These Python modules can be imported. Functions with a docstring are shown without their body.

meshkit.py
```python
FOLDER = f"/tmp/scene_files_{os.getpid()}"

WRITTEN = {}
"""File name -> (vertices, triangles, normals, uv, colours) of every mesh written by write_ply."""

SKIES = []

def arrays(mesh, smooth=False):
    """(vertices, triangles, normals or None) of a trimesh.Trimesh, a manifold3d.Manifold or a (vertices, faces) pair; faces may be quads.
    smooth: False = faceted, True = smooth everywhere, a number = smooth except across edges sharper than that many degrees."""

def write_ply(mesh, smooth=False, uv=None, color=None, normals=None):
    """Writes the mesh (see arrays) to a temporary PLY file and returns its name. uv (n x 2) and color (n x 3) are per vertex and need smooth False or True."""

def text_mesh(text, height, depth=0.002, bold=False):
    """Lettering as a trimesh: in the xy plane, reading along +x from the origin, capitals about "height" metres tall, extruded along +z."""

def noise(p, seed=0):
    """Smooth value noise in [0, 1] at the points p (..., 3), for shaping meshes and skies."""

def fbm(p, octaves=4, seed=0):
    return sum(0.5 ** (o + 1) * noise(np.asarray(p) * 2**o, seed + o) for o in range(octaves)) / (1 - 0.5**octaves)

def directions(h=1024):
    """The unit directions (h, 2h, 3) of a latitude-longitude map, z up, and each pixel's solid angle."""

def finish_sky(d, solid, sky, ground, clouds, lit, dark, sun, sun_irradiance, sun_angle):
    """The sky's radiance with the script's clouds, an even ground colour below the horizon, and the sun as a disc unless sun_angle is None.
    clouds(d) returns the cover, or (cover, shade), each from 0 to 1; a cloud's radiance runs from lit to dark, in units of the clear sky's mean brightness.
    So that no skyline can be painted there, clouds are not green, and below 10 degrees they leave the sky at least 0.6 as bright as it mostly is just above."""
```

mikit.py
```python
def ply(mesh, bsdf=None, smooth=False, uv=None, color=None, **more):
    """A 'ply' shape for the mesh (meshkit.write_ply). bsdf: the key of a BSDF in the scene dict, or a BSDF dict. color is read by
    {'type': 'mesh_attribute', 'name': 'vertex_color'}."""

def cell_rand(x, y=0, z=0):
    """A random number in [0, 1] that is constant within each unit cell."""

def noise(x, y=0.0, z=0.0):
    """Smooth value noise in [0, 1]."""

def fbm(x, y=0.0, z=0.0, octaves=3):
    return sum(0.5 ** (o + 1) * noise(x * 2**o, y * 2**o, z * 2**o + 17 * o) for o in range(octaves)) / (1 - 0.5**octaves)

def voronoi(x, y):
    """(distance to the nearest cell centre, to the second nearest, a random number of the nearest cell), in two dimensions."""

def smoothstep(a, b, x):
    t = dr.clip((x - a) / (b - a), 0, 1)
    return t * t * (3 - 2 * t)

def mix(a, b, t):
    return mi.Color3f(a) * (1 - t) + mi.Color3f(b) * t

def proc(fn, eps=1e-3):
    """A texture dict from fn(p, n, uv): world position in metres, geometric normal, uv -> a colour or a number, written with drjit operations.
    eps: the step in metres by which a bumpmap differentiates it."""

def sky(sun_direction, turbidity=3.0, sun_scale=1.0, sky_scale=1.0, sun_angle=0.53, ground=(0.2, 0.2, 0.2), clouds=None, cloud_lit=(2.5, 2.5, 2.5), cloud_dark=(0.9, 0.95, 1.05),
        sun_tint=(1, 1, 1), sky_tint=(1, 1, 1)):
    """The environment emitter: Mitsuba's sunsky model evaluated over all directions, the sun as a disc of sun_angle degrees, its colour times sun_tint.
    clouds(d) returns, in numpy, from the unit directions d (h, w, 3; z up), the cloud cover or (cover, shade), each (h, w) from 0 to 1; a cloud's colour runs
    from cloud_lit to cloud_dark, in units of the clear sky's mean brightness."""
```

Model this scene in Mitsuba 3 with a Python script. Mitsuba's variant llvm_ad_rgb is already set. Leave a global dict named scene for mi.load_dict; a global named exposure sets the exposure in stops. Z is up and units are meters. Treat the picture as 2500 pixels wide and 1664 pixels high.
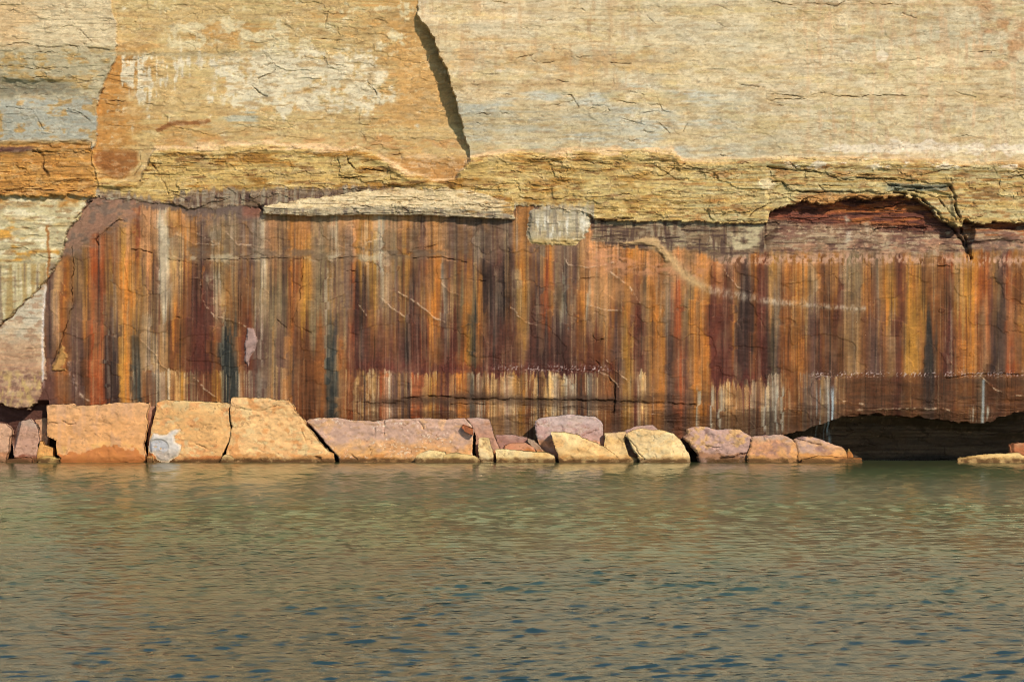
import math
import numpy as np
import shapely
from scipy.ndimage import gaussian_filter1d, gaussian_filter
from scipy.spatial import Delaunay
import mitsuba as mi
import drjit as dr
import mikit, meshkit

T = mi.ScalarTransform4f
scene, labels = {}, {}

# ------------------------------------------------------------------ camera, sky, exposure
EYE = 2.53             # eye height on a small boat, metres above the water
FOC = 6800.0           # focal length in units of the 2500-wide elevation drawing
HOR = 970.0            # horizon row of that drawing
scene['camera'] = {
    'type': 'perspective', 'fov': 2 * math.degrees(math.atan(1250 / FOC)), 'fov_axis': 'x',
    'near_clip': 0.5, 'far_clip': 9000.0, 'principal_point_offset_y': (832 - HOR) / 1664,
    'to_world': T().look_at(origin=[0, 0, EYE], target=[0, 100, EYE], up=[0, 0, 1]),
}
scene['sky'] = mikit.sky([0.50, -0.75, 0.60], turbidity=3.0, sky_scale=1.0, sun_tint=(0.90, 1.0, 1.20))
exposure = 2.0

# ------------------------------------------------------------------ helpers
WALL = 109.8            # distance of the stained wall's plane


def at(u, v, y=WALL):
    """A point of the elevation drawing (2500 x 1664 units) at the distance y, as x, z in metres."""
    u, v = np.asarray(u, float), np.asarray(v, float)
    return (u - 1250) * y / FOC, EYE + (HOR - v) * y / FOC


_tab = np.random.default_rng(7).random((64, 256, 256)).astype(np.float32)


def n2(x, y, seed=0):
    """Value noise in [0, 1]."""
    x, y = np.asarray(x, np.float32), np.asarray(y, np.float32)
    x, y = np.broadcast_arrays(x, y)
    t = _tab[seed % 64]
    i, j = np.floor(x), np.floor(y)
    fx, fy = x - i, y - j
    fx, fy = fx * fx * (3 - 2 * fx), fy * fy * (3 - 2 * fy)
    i, j = i.astype(np.int32), j.astype(np.int32)
    i0, i1, j0, j1 = i & 255, (i + 1) & 255, j & 255, (j + 1) & 255
    a = t[i0, j0] * (1 - fx) + t[i1, j0] * fx
    b = t[i0, j1] * (1 - fx) + t[i1, j1] * fx
    return a * (1 - fy) + b * fy


def f2(x, y, octaves=3, seed=0):
    """Fractal noise, about -1 to 1."""
    s, a, tot = 0, 1.0, 0
    for o in range(octaves):
        s = s + a * (n2(x * 2**o + 3.7 * o, y * 2**o + 9.1 * o, seed + o) * 2 - 1)
        tot += a
        a *= 0.55
    return s / tot * 1.5


def cell(i, j, seed=0):
    return _tab[seed % 64][np.asarray(i, np.int64) & 255, np.asarray(j, np.int64) & 255]


def S(a, b, x):
    t = np.clip((x - a) / (b - a), 0, 1)
    return t * t * (3 - 2 * t)


def line(pts):
    p = np.array(pts, float)
    return lambda u: np.interp(u, p[:, 0], p[:, 1]).astype(np.float32)


def vline(pts):
    p = np.array(pts, float)
    return lambda v: np.interp(v, p[:, 1], p[:, 0]).astype(np.float32)


def dist_poly(u, v, pts, closed=False, margin=60, sided=False):
    """Distance to a polyline, or signed distance (inside > 0) to a polygon, clipped to the margin."""
    p = np.array(pts, np.float32)
    out = np.full(u.shape, -margin if closed else margin, np.float32)
    box = (u > p[:, 0].min() - margin) & (u < p[:, 0].max() + margin) & (v > p[:, 1].min() - margin) & (v < p[:, 1].max() + margin)
    x, y = u[box], v[box]
    if not len(x):
        return out
    d2, inside, sgn = np.full(x.shape, 1e12, np.float32), np.zeros(x.shape, bool), np.ones(x.shape, np.float32)
    q = np.roll(p, -1, 0) if closed else p[1:]
    for a, b in zip(p, q):
        e = b - a
        t = np.clip(((x - a[0]) * e[0] + (y - a[1]) * e[1]) / max(e @ e, 1e-9), 0, 1)
        n_ = (x - a[0] - t * e[0])**2 + (y - a[1] - t * e[1])**2
        if sided:
            sgn = np.where(n_ < d2, np.sign((x - a[0]) * -e[1] + (y - a[1]) * e[0]), sgn)
        d2 = np.minimum(d2, n_)
        if closed and a[1] != b[1]:
            inside ^= ((a[1] > y) != (b[1] > y)) & (x < (b[0] - a[0]) * (y - a[1]) / (b[1] - a[1]) + a[0])
    d = np.sqrt(d2)
    out[box] = np.where(inside, d, -d) if closed else d
    if sided:
        side = np.ones(u.shape, np.float32)
        side[box] = -sgn
        return np.clip(out, -margin, margin), side
    return np.clip(out, -margin, margin)


ALB = 0.70             # what a surface that looks white in the sun has as its base colour


def albedo(c):
    c = np.clip(np.asarray(c, np.float32) / 255, 0, 1)
    return (np.where(c < 0.04045, c / 12.92, ((c + 0.055) / 1.055) ** 2.4) * ALB).astype(np.float32)


class Paint:
    """Mineral colours and painted shade per vertex, mixed layer over layer."""

    def __init__(self, n):
        self.c = np.zeros((n, 3), np.float32)

    def mix(self, rgb, m):
        m = np.clip(m, 0, 1)[:, None]
        self.c = self.c * (1 - m) + np.asarray(rgb, np.float32) * m

    def gain(self, g):
        self.c = self.c * np.asarray(g, np.float32)[:, None]


def rock(rough=0.9):
    return {'type': 'twosided', 'inner': {'type': 'principled', 'roughness': rough, 'specular': 0.15,
            'base_color': {'type': 'mesh_attribute', 'name': 'vertex_color'}}}


scene['sandstone'] = rock(0.9)
scene['stained_sandstone'] = rock(0.7)

# ------------------------------------------------------------------ the cliff: one elevation, parts by rock mass
STEP = 0.0318


def axis(a, b, step, low, high, grow=1.22, most=1.6):
    inner = list(np.arange(a, b, step))
    lo, hi, s = [], [], step
    x = a
    while x > low:
        s = min(s * grow, most)
        x -= s
        lo.append(x)
    s, x = step, inner[-1]
    while x < high:
        s = min(s * grow, most)
        x += s
        hi.append(x)
    return np.array(lo[::-1] + inner + hi)


gx = axis(-20.6, 20.6, STEP, -75, 75)
gz = axis(-0.35, 18.6, STEP, -1.6, 58, most=0.9)
NX, NZ = len(gx), len(gz)
gux, gvz = gx * FOC / WALL + 1250, HOR - (gz - EYE) * FOC / WALL
X, Z = [a.ravel().astype(np.float32) for a in np.meshgrid(gx, gz)]
U = X * FOC / WALL + 1250
V = HOR - (Z - EYE) * FOC / WALL

Uw = U + 5 * f2(U / 45, V / 28, 3, 1) + 1.6 * f2(U / 6, V / 5, 2, 4)
Vw = V + 4 * f2(U / 70, V / 16, 3, 8) + 1.6 * f2(U / 9, V / 4, 2, 12)

# lines of the elevation
band_top = line([(-3000, 355), (0, 355), (225, 352), (240, 440), (340, 440), (375, 366), (480, 362), (660, 356), (870, 364), (930, 385), (1000, 425), (1060, 446), (1110, 440),
                 (1150, 388), (1250, 374), (1640, 370), (1665, 396), (1880, 388), (2100, 392), (2300, 398), (2500, 402), (6000, 402)])
band_low = line([(-3000, 478), (0, 478), (228, 480), (300, 490), (330, 492), (420, 500), (480, 508), (640, 502), (652, 514), (1000, 516), (1252, 524), (1262, 500), (1300, 500), (1435, 520), (1450, 538), (1560, 541),
                 (1700, 540), (1800, 545), (1874, 545), (1880, 516), (1905, 506), (1960, 490), (2010, 503), (2035, 500), (2045, 492), (2080, 484), (2150, 484), (2200, 480), (2236, 484), (2275, 512),
                 (2296, 534), (2328, 556), (2344, 560), (2350, 538), (2376, 545), (2500, 547), (6000, 547)])
crack_u = vline([(1024, -400), (1020, 0), (1019, 40), (1049, 75), (1071, 130), (1090, 170), (1102, 210), (1114, 253), (1126, 308), (1140, 352), (1148, 375), (1150, 460), (1150, 3000)])
left_u = vline([(285, -600), (270, 0), (272, 30), (284, 60), (286, 110), (282, 150), (262, 195), (244, 230), (240, 260), (236, 350), (222, 385), (226, 430), (232, 480), (232, 3000)])

blk = U / 15 + 0.5 * f2(U / 40, V * 0, 2, 3)
notch = (cell(np.floor(blk), 3, 17) - 0.5) * 7 + (cell(np.floor(blk * 2.3), 5, 18) - 0.5) * 4
notch = notch * np.interp(U, [230, 640, 655, 1250, 1270, 1440, 1450, 1870, 1880], [1, 1, .3, .3, 1, 1, 0.5, 0.5, 0.9])
vt, vl = band_top(Uw), band_low(Uw * 0.4 + U * 0.6) + notch
above = 1 - S(-9, 5, Vw - vt)                 # 1 over the band's upper edge
below = S(-0.6, 0.9, Vw * 0.5 + V * 0.5 - vl)                  # 1 under the band's lower edge
inband = (1 - above) * (1 - below)
right = S(-0.7, 0.9, Uw - crack_u(Vw))
leftm = 1 - S(-0.7, 0.9, Uw - left_u(Vw))
uc = crack_u(V)

POLY = {
    'buttress': [(-60, 470), (228, 470), (214, 486), (205, 510), (185, 535), (165, 565), (158, 600), (148, 634), (112, 690), (40, 758), (0, 790), (-60, 830)],
    'buttress_001': [(-60, 834), (0, 794), (40, 762), (112, 692), (104, 800), (110, 900), (104, 950), (92, 985), (66, 1000), (20, 992), (0, 980), (-60, 980)],
    'hanging_block': [(1292, 512), (1340, 500), (1400, 498), (1438, 512), (1446, 535), (1434, 570), (1416, 590), (1398, 601), (1350, 595), (1322, 602), (1296, 598), (1286, 575)],
    'rock_plate': [(603, 800), (622, 802), (626, 820), (633, 835), (630, 846), (618, 862), (604, 892), (597, 882)],
    'wedge': [(152, 838), (165, 870), (160, 905), (125, 905), (138, 862)],
}
Uj, Vj = Uw + 4 * f2(U / 15, V / 11, 3, 65 + 3), Vw + 4 * f2(U / 13, V / 15, 3, 65 + 6)
PD = {k: dist_poly(Uj, Vj, p, True) if k != 'rock_plate' else dist_poly(Uw, Vw, p, True) for k, p in POLY.items()}

shelf_top = line([(630, 540), (645, 500), (700, 496), (760, 486), (800, 476), (870, 469), (940, 466), (1060, 460), (1150, 463), (1200, 480), (1245, 496), (1258, 534), (1266, 545)])
shelf_low = line([(645, 522), (660, 525), (780, 528), (900, 525), (1050, 527), (1200, 535), (1255, 537)])
jag = 3.0 * f2(U / 13, V * 0 + 3, 4, 20) + 4 * (cell(np.floor(U / 23 + 0.4 * f2(U / 60, V * 0, 2, 7)), 2, 8) - 0.5)
shelf = S(-1, 1.5, Vw - shelf_top(U) - jag) * (1 - S(-0.7, 0.8, V + 0.4 * jag - shelf_low(U))) * (U > 643) * (U < 1259)
below = below * (1 - shelf)
inband = (1 - above) * (1 - below)
shelf_t = np.clip((V - shelf_top(U)) / np.maximum(shelf_low(U) - 16 - shelf_top(U), 4), 0, 1)

# beds: thin courses that stand proud or recede, broken along their length
def beds(thick, seed, run):
    w = V / thick + 0.8 * f2(U / 300, V / 90, 2, seed) + 0.18 * f2(U / 25, V / 12, 2, seed + 3)
    i = np.floor(w)
    f = w - i
    r = n2(U / run + cell(i, 5, seed) * 200, i * 3.3, seed + 1)
    k = U / (run * 0.6) + cell(i, 9, seed + 2) * 50 + 0.25 * f2(U / 14, V / 8, 2, seed + 5)
    r2 = cell(np.floor(k), i, seed + 4)
    edge = np.minimum(f, 1 - f) * thick
    return (0.55 * r + 0.45 * r2) - 0.5, edge


Vc_ = V + 3.0 * f2(U / 18, V / 14, 3, 9) + 4 * (cell(np.floor(U / 19 + 0.4 * f2(U / 30, V * 0, 2, 4)), 3, 23) - 0.5)
b1, e1 = beds(10.0, 22, 90)
b2, e2 = beds(4.6, 30, 45)
b3, e3 = beds(27.0, 38, 150)
patch = S(-0.1, 0.7, f2(U / 120, V / 50, 3, 44))
wallm = below * 1.0
for k in ('buttress', 'buttress_001', 'hanging_block'):
    wallm = wallm * (1 - S(-0.6, 0.8, PD[k]))
wallm = wallm * (1 - shelf)

alc_line = line([(1860, 600), (1900, 560), (2000, 560), (2200, 575), (2330, 585), (2360, 620), (2380, 556), (2500, 565), (6000, 560)])
alcove = wallm * (U > 1868) * (1 - S(-14, 14, Vw - alc_line(U)))
z4pre = wallm * (U > 1445) * (U < 2500) * (1 - S(600, 640, V))
upA = np.where(right > 0.5, 0.008, np.where(leftm > 0.5, 0.036, 0.014))
amp = upA * above + 0.075 * inband + 0.010 * wallm + 0.13 * alcove + 0.05 * z4pre + 0.05 * (below - wallm) * (1 - shelf) + 0.06 * shelf
amp = amp + 0.035 * wallm * S(960, 990, V)
D = amp * (0.9 * b1 + 0.8 * b2 + 0.7 * b3) * (0.45 + 0.9 * patch)
pits = S(0.72, 0.86, n2(U / 5.5 + 0.8 * f2(U / 20, V / 20, 2, 5), V / 3.6, 21)) * S(-0.1, 0.4, f2(U / 55, V / 30, 3, 29))
D -= pits * (0.014 * above + 0.028 * inband)
D += 0.14 * f2(U / 420, V / 300, 2, 46) + 0.022 * f2(U / 60, V / 40, 3, 48) * (1 - 0.3 * wallm)
D += 0.008 * f2(U / 7, V / 6, 3, 52) * (1 - 0.3 * wallm)
# flaked shells with scalloped edges
for sd, (su, sv), h in ((54, (70, 30), 0.055), (57, (38, 15), 0.035), (60, (150, 60), 0.08)):
    f = f2(Uw / su, Vw / sv, 3, sd)
    D += h * S(-0.012, 0.012, f - 0.42) * (0.22 * above * right + 0.4 * above * (1 - right) + 0.9 * inband) * (1 - 0.86 * wallm) * (1 - shelf)
lip = np.interp(U, [-3000, 228, 250, 600, 660, 1220, 1280, 1400, 1500, 1840, 1920, 2330, 2380, 6000], [.2, .2, .07, .07, .2, .2, .04, .04, .2, .22, .34, .34, .24, .24])
D += 0.4 * lip * above + lip * inband
D += 0.26 * leftm * above
# the great block right of the crack
hc = np.interp(V, [-400, 0, 30, 60, 120, 200, 270, 320, 360, 385], [0.05, 0.06, 0.16, 0.36, 0.48, 0.60, 0.52, 0.26, 0.08, 0.0])
D += right * above * hc * np.exp(-np.maximum(U - uc, 0) / 420)
D -= (1 - right) * (1 - leftm) * above * 0.18 * np.exp(-np.maximum(uc - U, 0) / 120) * S(20, 90, V)
# undercut bed at the upper left
D -= 0.10 * leftm * np.exp(-((Vw - 226) / 24) ** 2) * (1 - S(70, 190, U))
D -= 0.17 * leftm * S(192, 206, Vw) * (1 - S(206, 275, Vw)) * (1 - S(60, 230, U))
# lit lip on the band
D += 0.10 * np.exp(-((Vw - vt - 12) / 9) ** 2) * inband
# buttresses, hanging block, plates
for k, h, soft in (('buttress', 0.16, 2.5), ('buttress_001', 0.10, 2.5), ('hanging_block', 0.10, 9), ('rock_plate', 0.10, 4), ('wedge', 0.10, 6)):
    D += h * S(-0.6, soft, PD[k])
D += shelf * (0.01 + 0.12 * shelf_t + 0.022 * f2(U / 20, V / 9, 4, 62) + 0.03 * S(-.03, .03, f2(U / 34, V / 8, 3, 13) - 0.25))
# the wall's own plates: shells split off along curved joints
plate = S(-0.012, 0.012, f2(Uw / 120, Vw / 95, 3, 5) - 0.12)
plate2 = S(-0.012, 0.012, f2(Uw / 75, Vw / 60, 3, 37) - 0.22)
D += wallm * (0.022 * plate + 0.018 * plate2 + 0.05 * f2(U / 90, V / 110, 2, 43))
# alcove under the arch and its slabs
arch1 = line([(1860, 404), (1920, 414), (1985, 420), (2030, 433), (2060, 440), (2095, 436), (2200, 440), (2260, 447), (2318, 452), (2330, 470)])
arch2 = line([(1880, 474), (1910, 447), (1935, 466), (2000, 472), (2040, 468), (2155, 472), (2200, 458), (2280, 464), (2322, 482)])
win = S(1866, 1880, U) * (1 - S(2316, 2328, U)) * inband
D -= win * (0.07 * S(-0.6, 0.8, Vc_ - arch1(U)) + 0.10 * S(-0.6, 0.8, Vc_ - arch2(U)))
D -= alcove * (0.36 + 0.12 * (cell(np.floor(V / 9 + 0.5 * f2(U / 60, V / 30, 2, 3)), np.floor(U / 70 + 0.7 * f2(U / 40, V / 20, 2, 8)), 29) - 0.5))
# wall below the arch on the right: red ledge
D += 0.10 * wallm * (U > 2376) * (1 - S(585, 592, Vw)) * S(553, 557, Vw)
# cracks: grooves along lines (points, half-width, depth)
CRACKS = [
    ([(2318, 440), (2318, 455), (2326, 482), (2332, 514), (2338, 542), (2354, 570), (2364, 593), (2368, 632)], 4.5, 0.5),
    ([(2180, 470), (2235, 478), (2274, 510), (2294, 530), (2326, 554), (2354, 589), (2365, 617)], 5.5, 0.5),
    ([(2190, 462), (2230, 466), (2290, 486), (2310, 510), (2330, 540)], 2.2, 0.22),
    ([(1872, 410), (1920, 414), (1985, 420), (2030, 433), (2060, 440), (2095, 436), (2200, 440), (2260, 447)], 2.0, 0.20),
    ([(1885, 446), (1910, 447), (1935, 466), (2000, 472), (2040, 468), (2155, 472)], 2.6, 0.25),
    ([(2040, 494), (2060, 482), (2100, 480), (2150, 484)], 2.6, 0.25),
    ([(2164, 452), (2200, 458), (2280, 462), (2318, 456)], 3.4, 0.30),
    ([(2136, 505), (2180, 503), (2210, 490)], 2.0, 0.2), ([(2125, 570), (2145, 556), (2225, 558), (2265, 553)], 2.2, 0.2),
    ([(2150, 440), (2240, 430), (2340, 410), (2420, 414), (2440, 436), (2500, 430)], 1.6, 0.14), ([(2425, 418), (2438, 440), (2438, 460), (2450, 470)], 1.4, 0.14),
    ([(1878, 540), (1820, 540), (1770, 538)], 2.0, 0.16), ([(1460, 537), (1500, 538), (1543, 533)], 2.6, 0.2), ([(1830, 530), (1845, 515), (1872, 500), (1890, 490)], 1.8, 0.15),
    ([(1700, 420), (1730, 424), (1740, 436), (1800, 440)], 1.6, 0.15), ([(1620, 430), (1650, 410), (1672, 402)], 2.0, 0.15), ([(1770, 478), (1815, 470)], 1.6, 0.15),
    ([(845, 375), (852, 398), (868, 415), (935, 418)], 2.2, 0.22), ([(370, 398), (392, 432), (410, 472)], 2.4, 0.25), ([(410, 472), (440, 480), (455, 490)], 1.8, 0.15),
    ([(95, 370), (108, 385), (106, 410), (122, 432)], 5.0, 0.25), ([(80, 372), (140, 374)], 2.6, 0.2),
    ([(220, 490), (205, 512), (182, 538), (163, 566), (158, 600)], 2.2, 0.25), ([(158, 600), (148, 634), (112, 690), (40, 758), (0, 790), (-60, 830)], 1.0, 0.08),
    ([(340, 368), (344, 400), (325, 428), (285, 437), (235, 424)], 1.6, 0.08), ([(244, 230), (256, 214)], 2.4, 0.2),
    ([(176, 600), (178, 650), (172, 700), (175, 750), (150, 830), (125, 890)], 1.6, 0.12), ([(240, 598), (232, 585), (262, 560), (290, 536), (305, 540)], 1.8, 0.16),
    ([(318, 611), (345, 607), (368, 617)], 2.0, 0.16), ([(412, 632), (450, 640), (480, 648)], 1.8, 0.12),
    ([(480, 634), (620, 632), (700, 630), (760, 636), (860, 628), (885, 626)], 1.4, 0.08), ([(1005, 610), (1050, 600), (1072, 596)], 1.6, 0.1), ([(1010, 630), (1080, 628), (1140, 640)], 2.0, 0.12),
    ([(740, 630), (738, 680), (728, 740), (712, 790)], 1.6, 0.1), ([(676, 780), (700, 800)], 1.4, 0.1), ([(740, 800), (760, 812)], 1.3, 0.1), ([(845, 660), (866, 660)], 1.5, 0.1),
    ([(1140, 680), (1184, 685)], 1.6, 0.12), ([(1420, 679), (1462, 677)], 1.8, 0.12), ([(1447, 815), (1455, 835), (1470, 828)], 1.8, 0.12), ([(1440, 870), (1475, 900)], 1.6, 0.1),
    ([(935, 985), (965, 984), (990, 972), (1060, 966), (1150, 975), (1300, 976), (1460, 978), (1700, 988)], 4.0, 0.16), ([(1480, 912), (1500, 940), (1502, 990), (1495, 1010)], 4.0, 0.18),
    ([(1100, 985), (1300, 990), (1500, 1000)], 1.5, 0.08), ([(860, 980), (935, 985)], 1.6, 0.1),
    ([(2310, 922), (2340, 918), (2400, 912), (2500, 914)], 2.0, 0.14), ([(1180, 910), (1300, 900), (1480, 908)], 1.3, 0.05), ([(2285, 648), (2318, 651)], 2.0, 0.14),
    ([(430, 775), (448, 776)], 1.4, 0.1), ([(260, 798), (285, 799)], 1.4, 0.1), ([(630, 500), (640, 512), (650, 522)], 3.0, 0.3),
    ([(1200, 5), (1270, 10), (1330, 3)], 1.2, 0.07), ([(1400, 25), (1420, 22), (1436, 36)], 1.3, 0.1), ([(1260, 146), (1290, 140), (1300, 136)], 1.6, 0.1), ([(1298, 150), (1310, 157), (1350, 152)], 1.6, 0.1),
    ([(1390, 142), (1450, 140)], 1.4, 0.08), ([(1490, 156), (1540, 158)], 1.5, 0.1), ([(1370, 234), (1395, 236), (1412, 262)], 1.7, 0.12), ([(1448, 260), (1480, 262), (1488, 272)], 1.7, 0.12),
    ([(1518, 232), (1540, 226), (1600, 240), (1612, 264), (1624, 280)], 1.5, 0.1), ([(1610, 304), (1634, 328)], 1.5, 0.1), ([(1335, 262), (1400, 248)], 1.3, 0.09), ([(1665, 325), (1676, 305)], 1.5, 0.1),
    ([(1870, 2), (1930, 14), (1980, 8), (2040, 18), (2070, 3), (2130, 12), (2200, 14)], 1.5, 0.09), ([(2200, 35), (2235, 47)], 1.7, 0.1), ([(1800, 208), (1850, 214)], 1.5, 0.1),
    ([(1870, 232), (1960, 240), (2010, 228), (2035, 236), (2090, 240), (2130, 235), (2260, 236)], 1.7, 0.11), ([(1880, 248), (1980, 244)], 1.4, 0.08), ([(2365, 128), (2420, 132)], 1.8, 0.12),
    ([(2330, 226), (2380, 240)], 1.3, 0.08), ([(2150, 150), (2260, 146)], 1.2, 0.06), ([(790, 65), (805, 25), (800, 10)], 1.2, 0.08), ([(630, 190), (665, 176), (672, 168)], 2.0, 0.14),
    ([(615, 210), (630, 224), (652, 236)], 2.0, 0.14), ([(785, 95), (830, 100), (870, 97)], 1.6, 0.1), ([(900, 200), (915, 220), (920, 232)], 1.6, 0.12), ([(912, 240), (926, 242), (924, 258)], 1.8, 0.12),
    ([(0, 118), (60, 108), (120, 120), (180, 114), (270, 126)], 1.8, 0.12), ([(0, 162), (90, 172), (170, 168)], 1.5, 0.1), ([(20, 265), (80, 270), (100, 300), (110, 318)], 1.7, 0.12), ([(170, 268), (200, 280), (225, 300)], 1.6, 0.12),
    ([(0, 468), (80, 462), (160, 470), (225, 466)], 2.6, 0.14), ([(0, 610), (60, 606), (120, 632), (150, 628)], 1.4, 0.08),
]
groove = np.zeros_like(D)
Uc, Vc = U + 3.2 * f2(U / 16, V / 10, 3, 64 + 1), V + 2.6 * f2(U / 14, V / 12, 3, 64 + 5)
for pts, w, dep in CRACKS:
    d = dist_poly(Uc, Vc, pts, margin=20)
    g = np.exp(-np.maximum(d - 0.3, 0) ** 2 / (0.26 * w * w))
    g *= 0.25 + 0.75 * S(0.2, 0.65, n2(U / 13 + w, V / 11, 33))
    D -= 0.62 * dep * g
    groove = np.maximum(groove, g * min(dep / 0.2, 1))
# short fractures along the bedding, and a few steeper ones, all over the upper cliff
frng = np.random.default_rng(5)
FR = []
for (n_, ua, ub, va, vb_, la, lb, dp) in ((16, 1150, 1660, 200, 350, 14, 60, .07), (8, 1120, 1900, 5, 200, 12, 60, .05), (10, 1650, 2500, 5, 350, 10, 60, .05), (8, 290, 1010, 5, 340, 10, 50, .06), (16, 0, 270, 5, 345, 12, 60, .08), (60, 240, 2480, 375, 520, 14, 70, .12)):
    for _ in range(n_):
        x, y, l_ = frng.uniform(ua, ub), frng.uniform(va, vb_), frng.uniform(la, lb)
        slope = frng.normal(0.03, 0.08) if frng.random() < 0.85 else frng.normal(0.6, 0.25)
        pts = [(x + l_ * t, y + slope * l_ * t + frng.normal(0, 1.4) + 0.10 * l_ * (t - 0.5) ** 2 * frng.choice([-1, 1])) for t in (0, 0.25, 0.5, 0.75, 1.0)]
        FR.append((pts, frng.uniform(0.8, 1.35), dp * frng.uniform(0.6, 1.2)))
for pts, w, dep in FR:
    p_ = np.array(pts)
    r0, r1 = np.searchsorted(-gvz, [-(p_[:, 1].max() + 8), -(p_[:, 1].min() - 8)])
    k0, k1 = np.searchsorted(gux, [p_[:, 0].min() - 8, p_[:, 0].max() + 8])
    sub = (slice(r0, r1), slice(k0, k1))
    uu, vv_ = U.reshape(NZ, NX)[sub], V.reshape(NZ, NX)[sub]
    if not uu.size:
        continue
    d = dist_poly((uu + 1.2 * f2(uu / 7, vv_ / 7, 2, 3)).ravel(), (vv_ + 1.2 * f2(uu / 6, vv_ / 8, 2, 4)).ravel(), pts, margin=20).reshape(uu.shape)
    t_ = np.clip((uu - p_[0, 0]) / (p_[-1, 0] - p_[0, 0]), 0, 1)
    g = np.exp(-np.maximum(d - 0.2, 0) ** 2 / (0.5 * w * w)) * np.sin(np.pi * np.clip(t_, 0.06, 0.94)) ** 0.5
    D.reshape(NZ, NX)[sub] -= 0.7 * dep * g * (1 - wallm.reshape(NZ, NX)[sub])
    groove.reshape(NZ, NX)[sub] = np.maximum(groove.reshape(NZ, NX)[sub], 0.8 * g * (1 - wallm.reshape(NZ, NX)[sub]))
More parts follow.
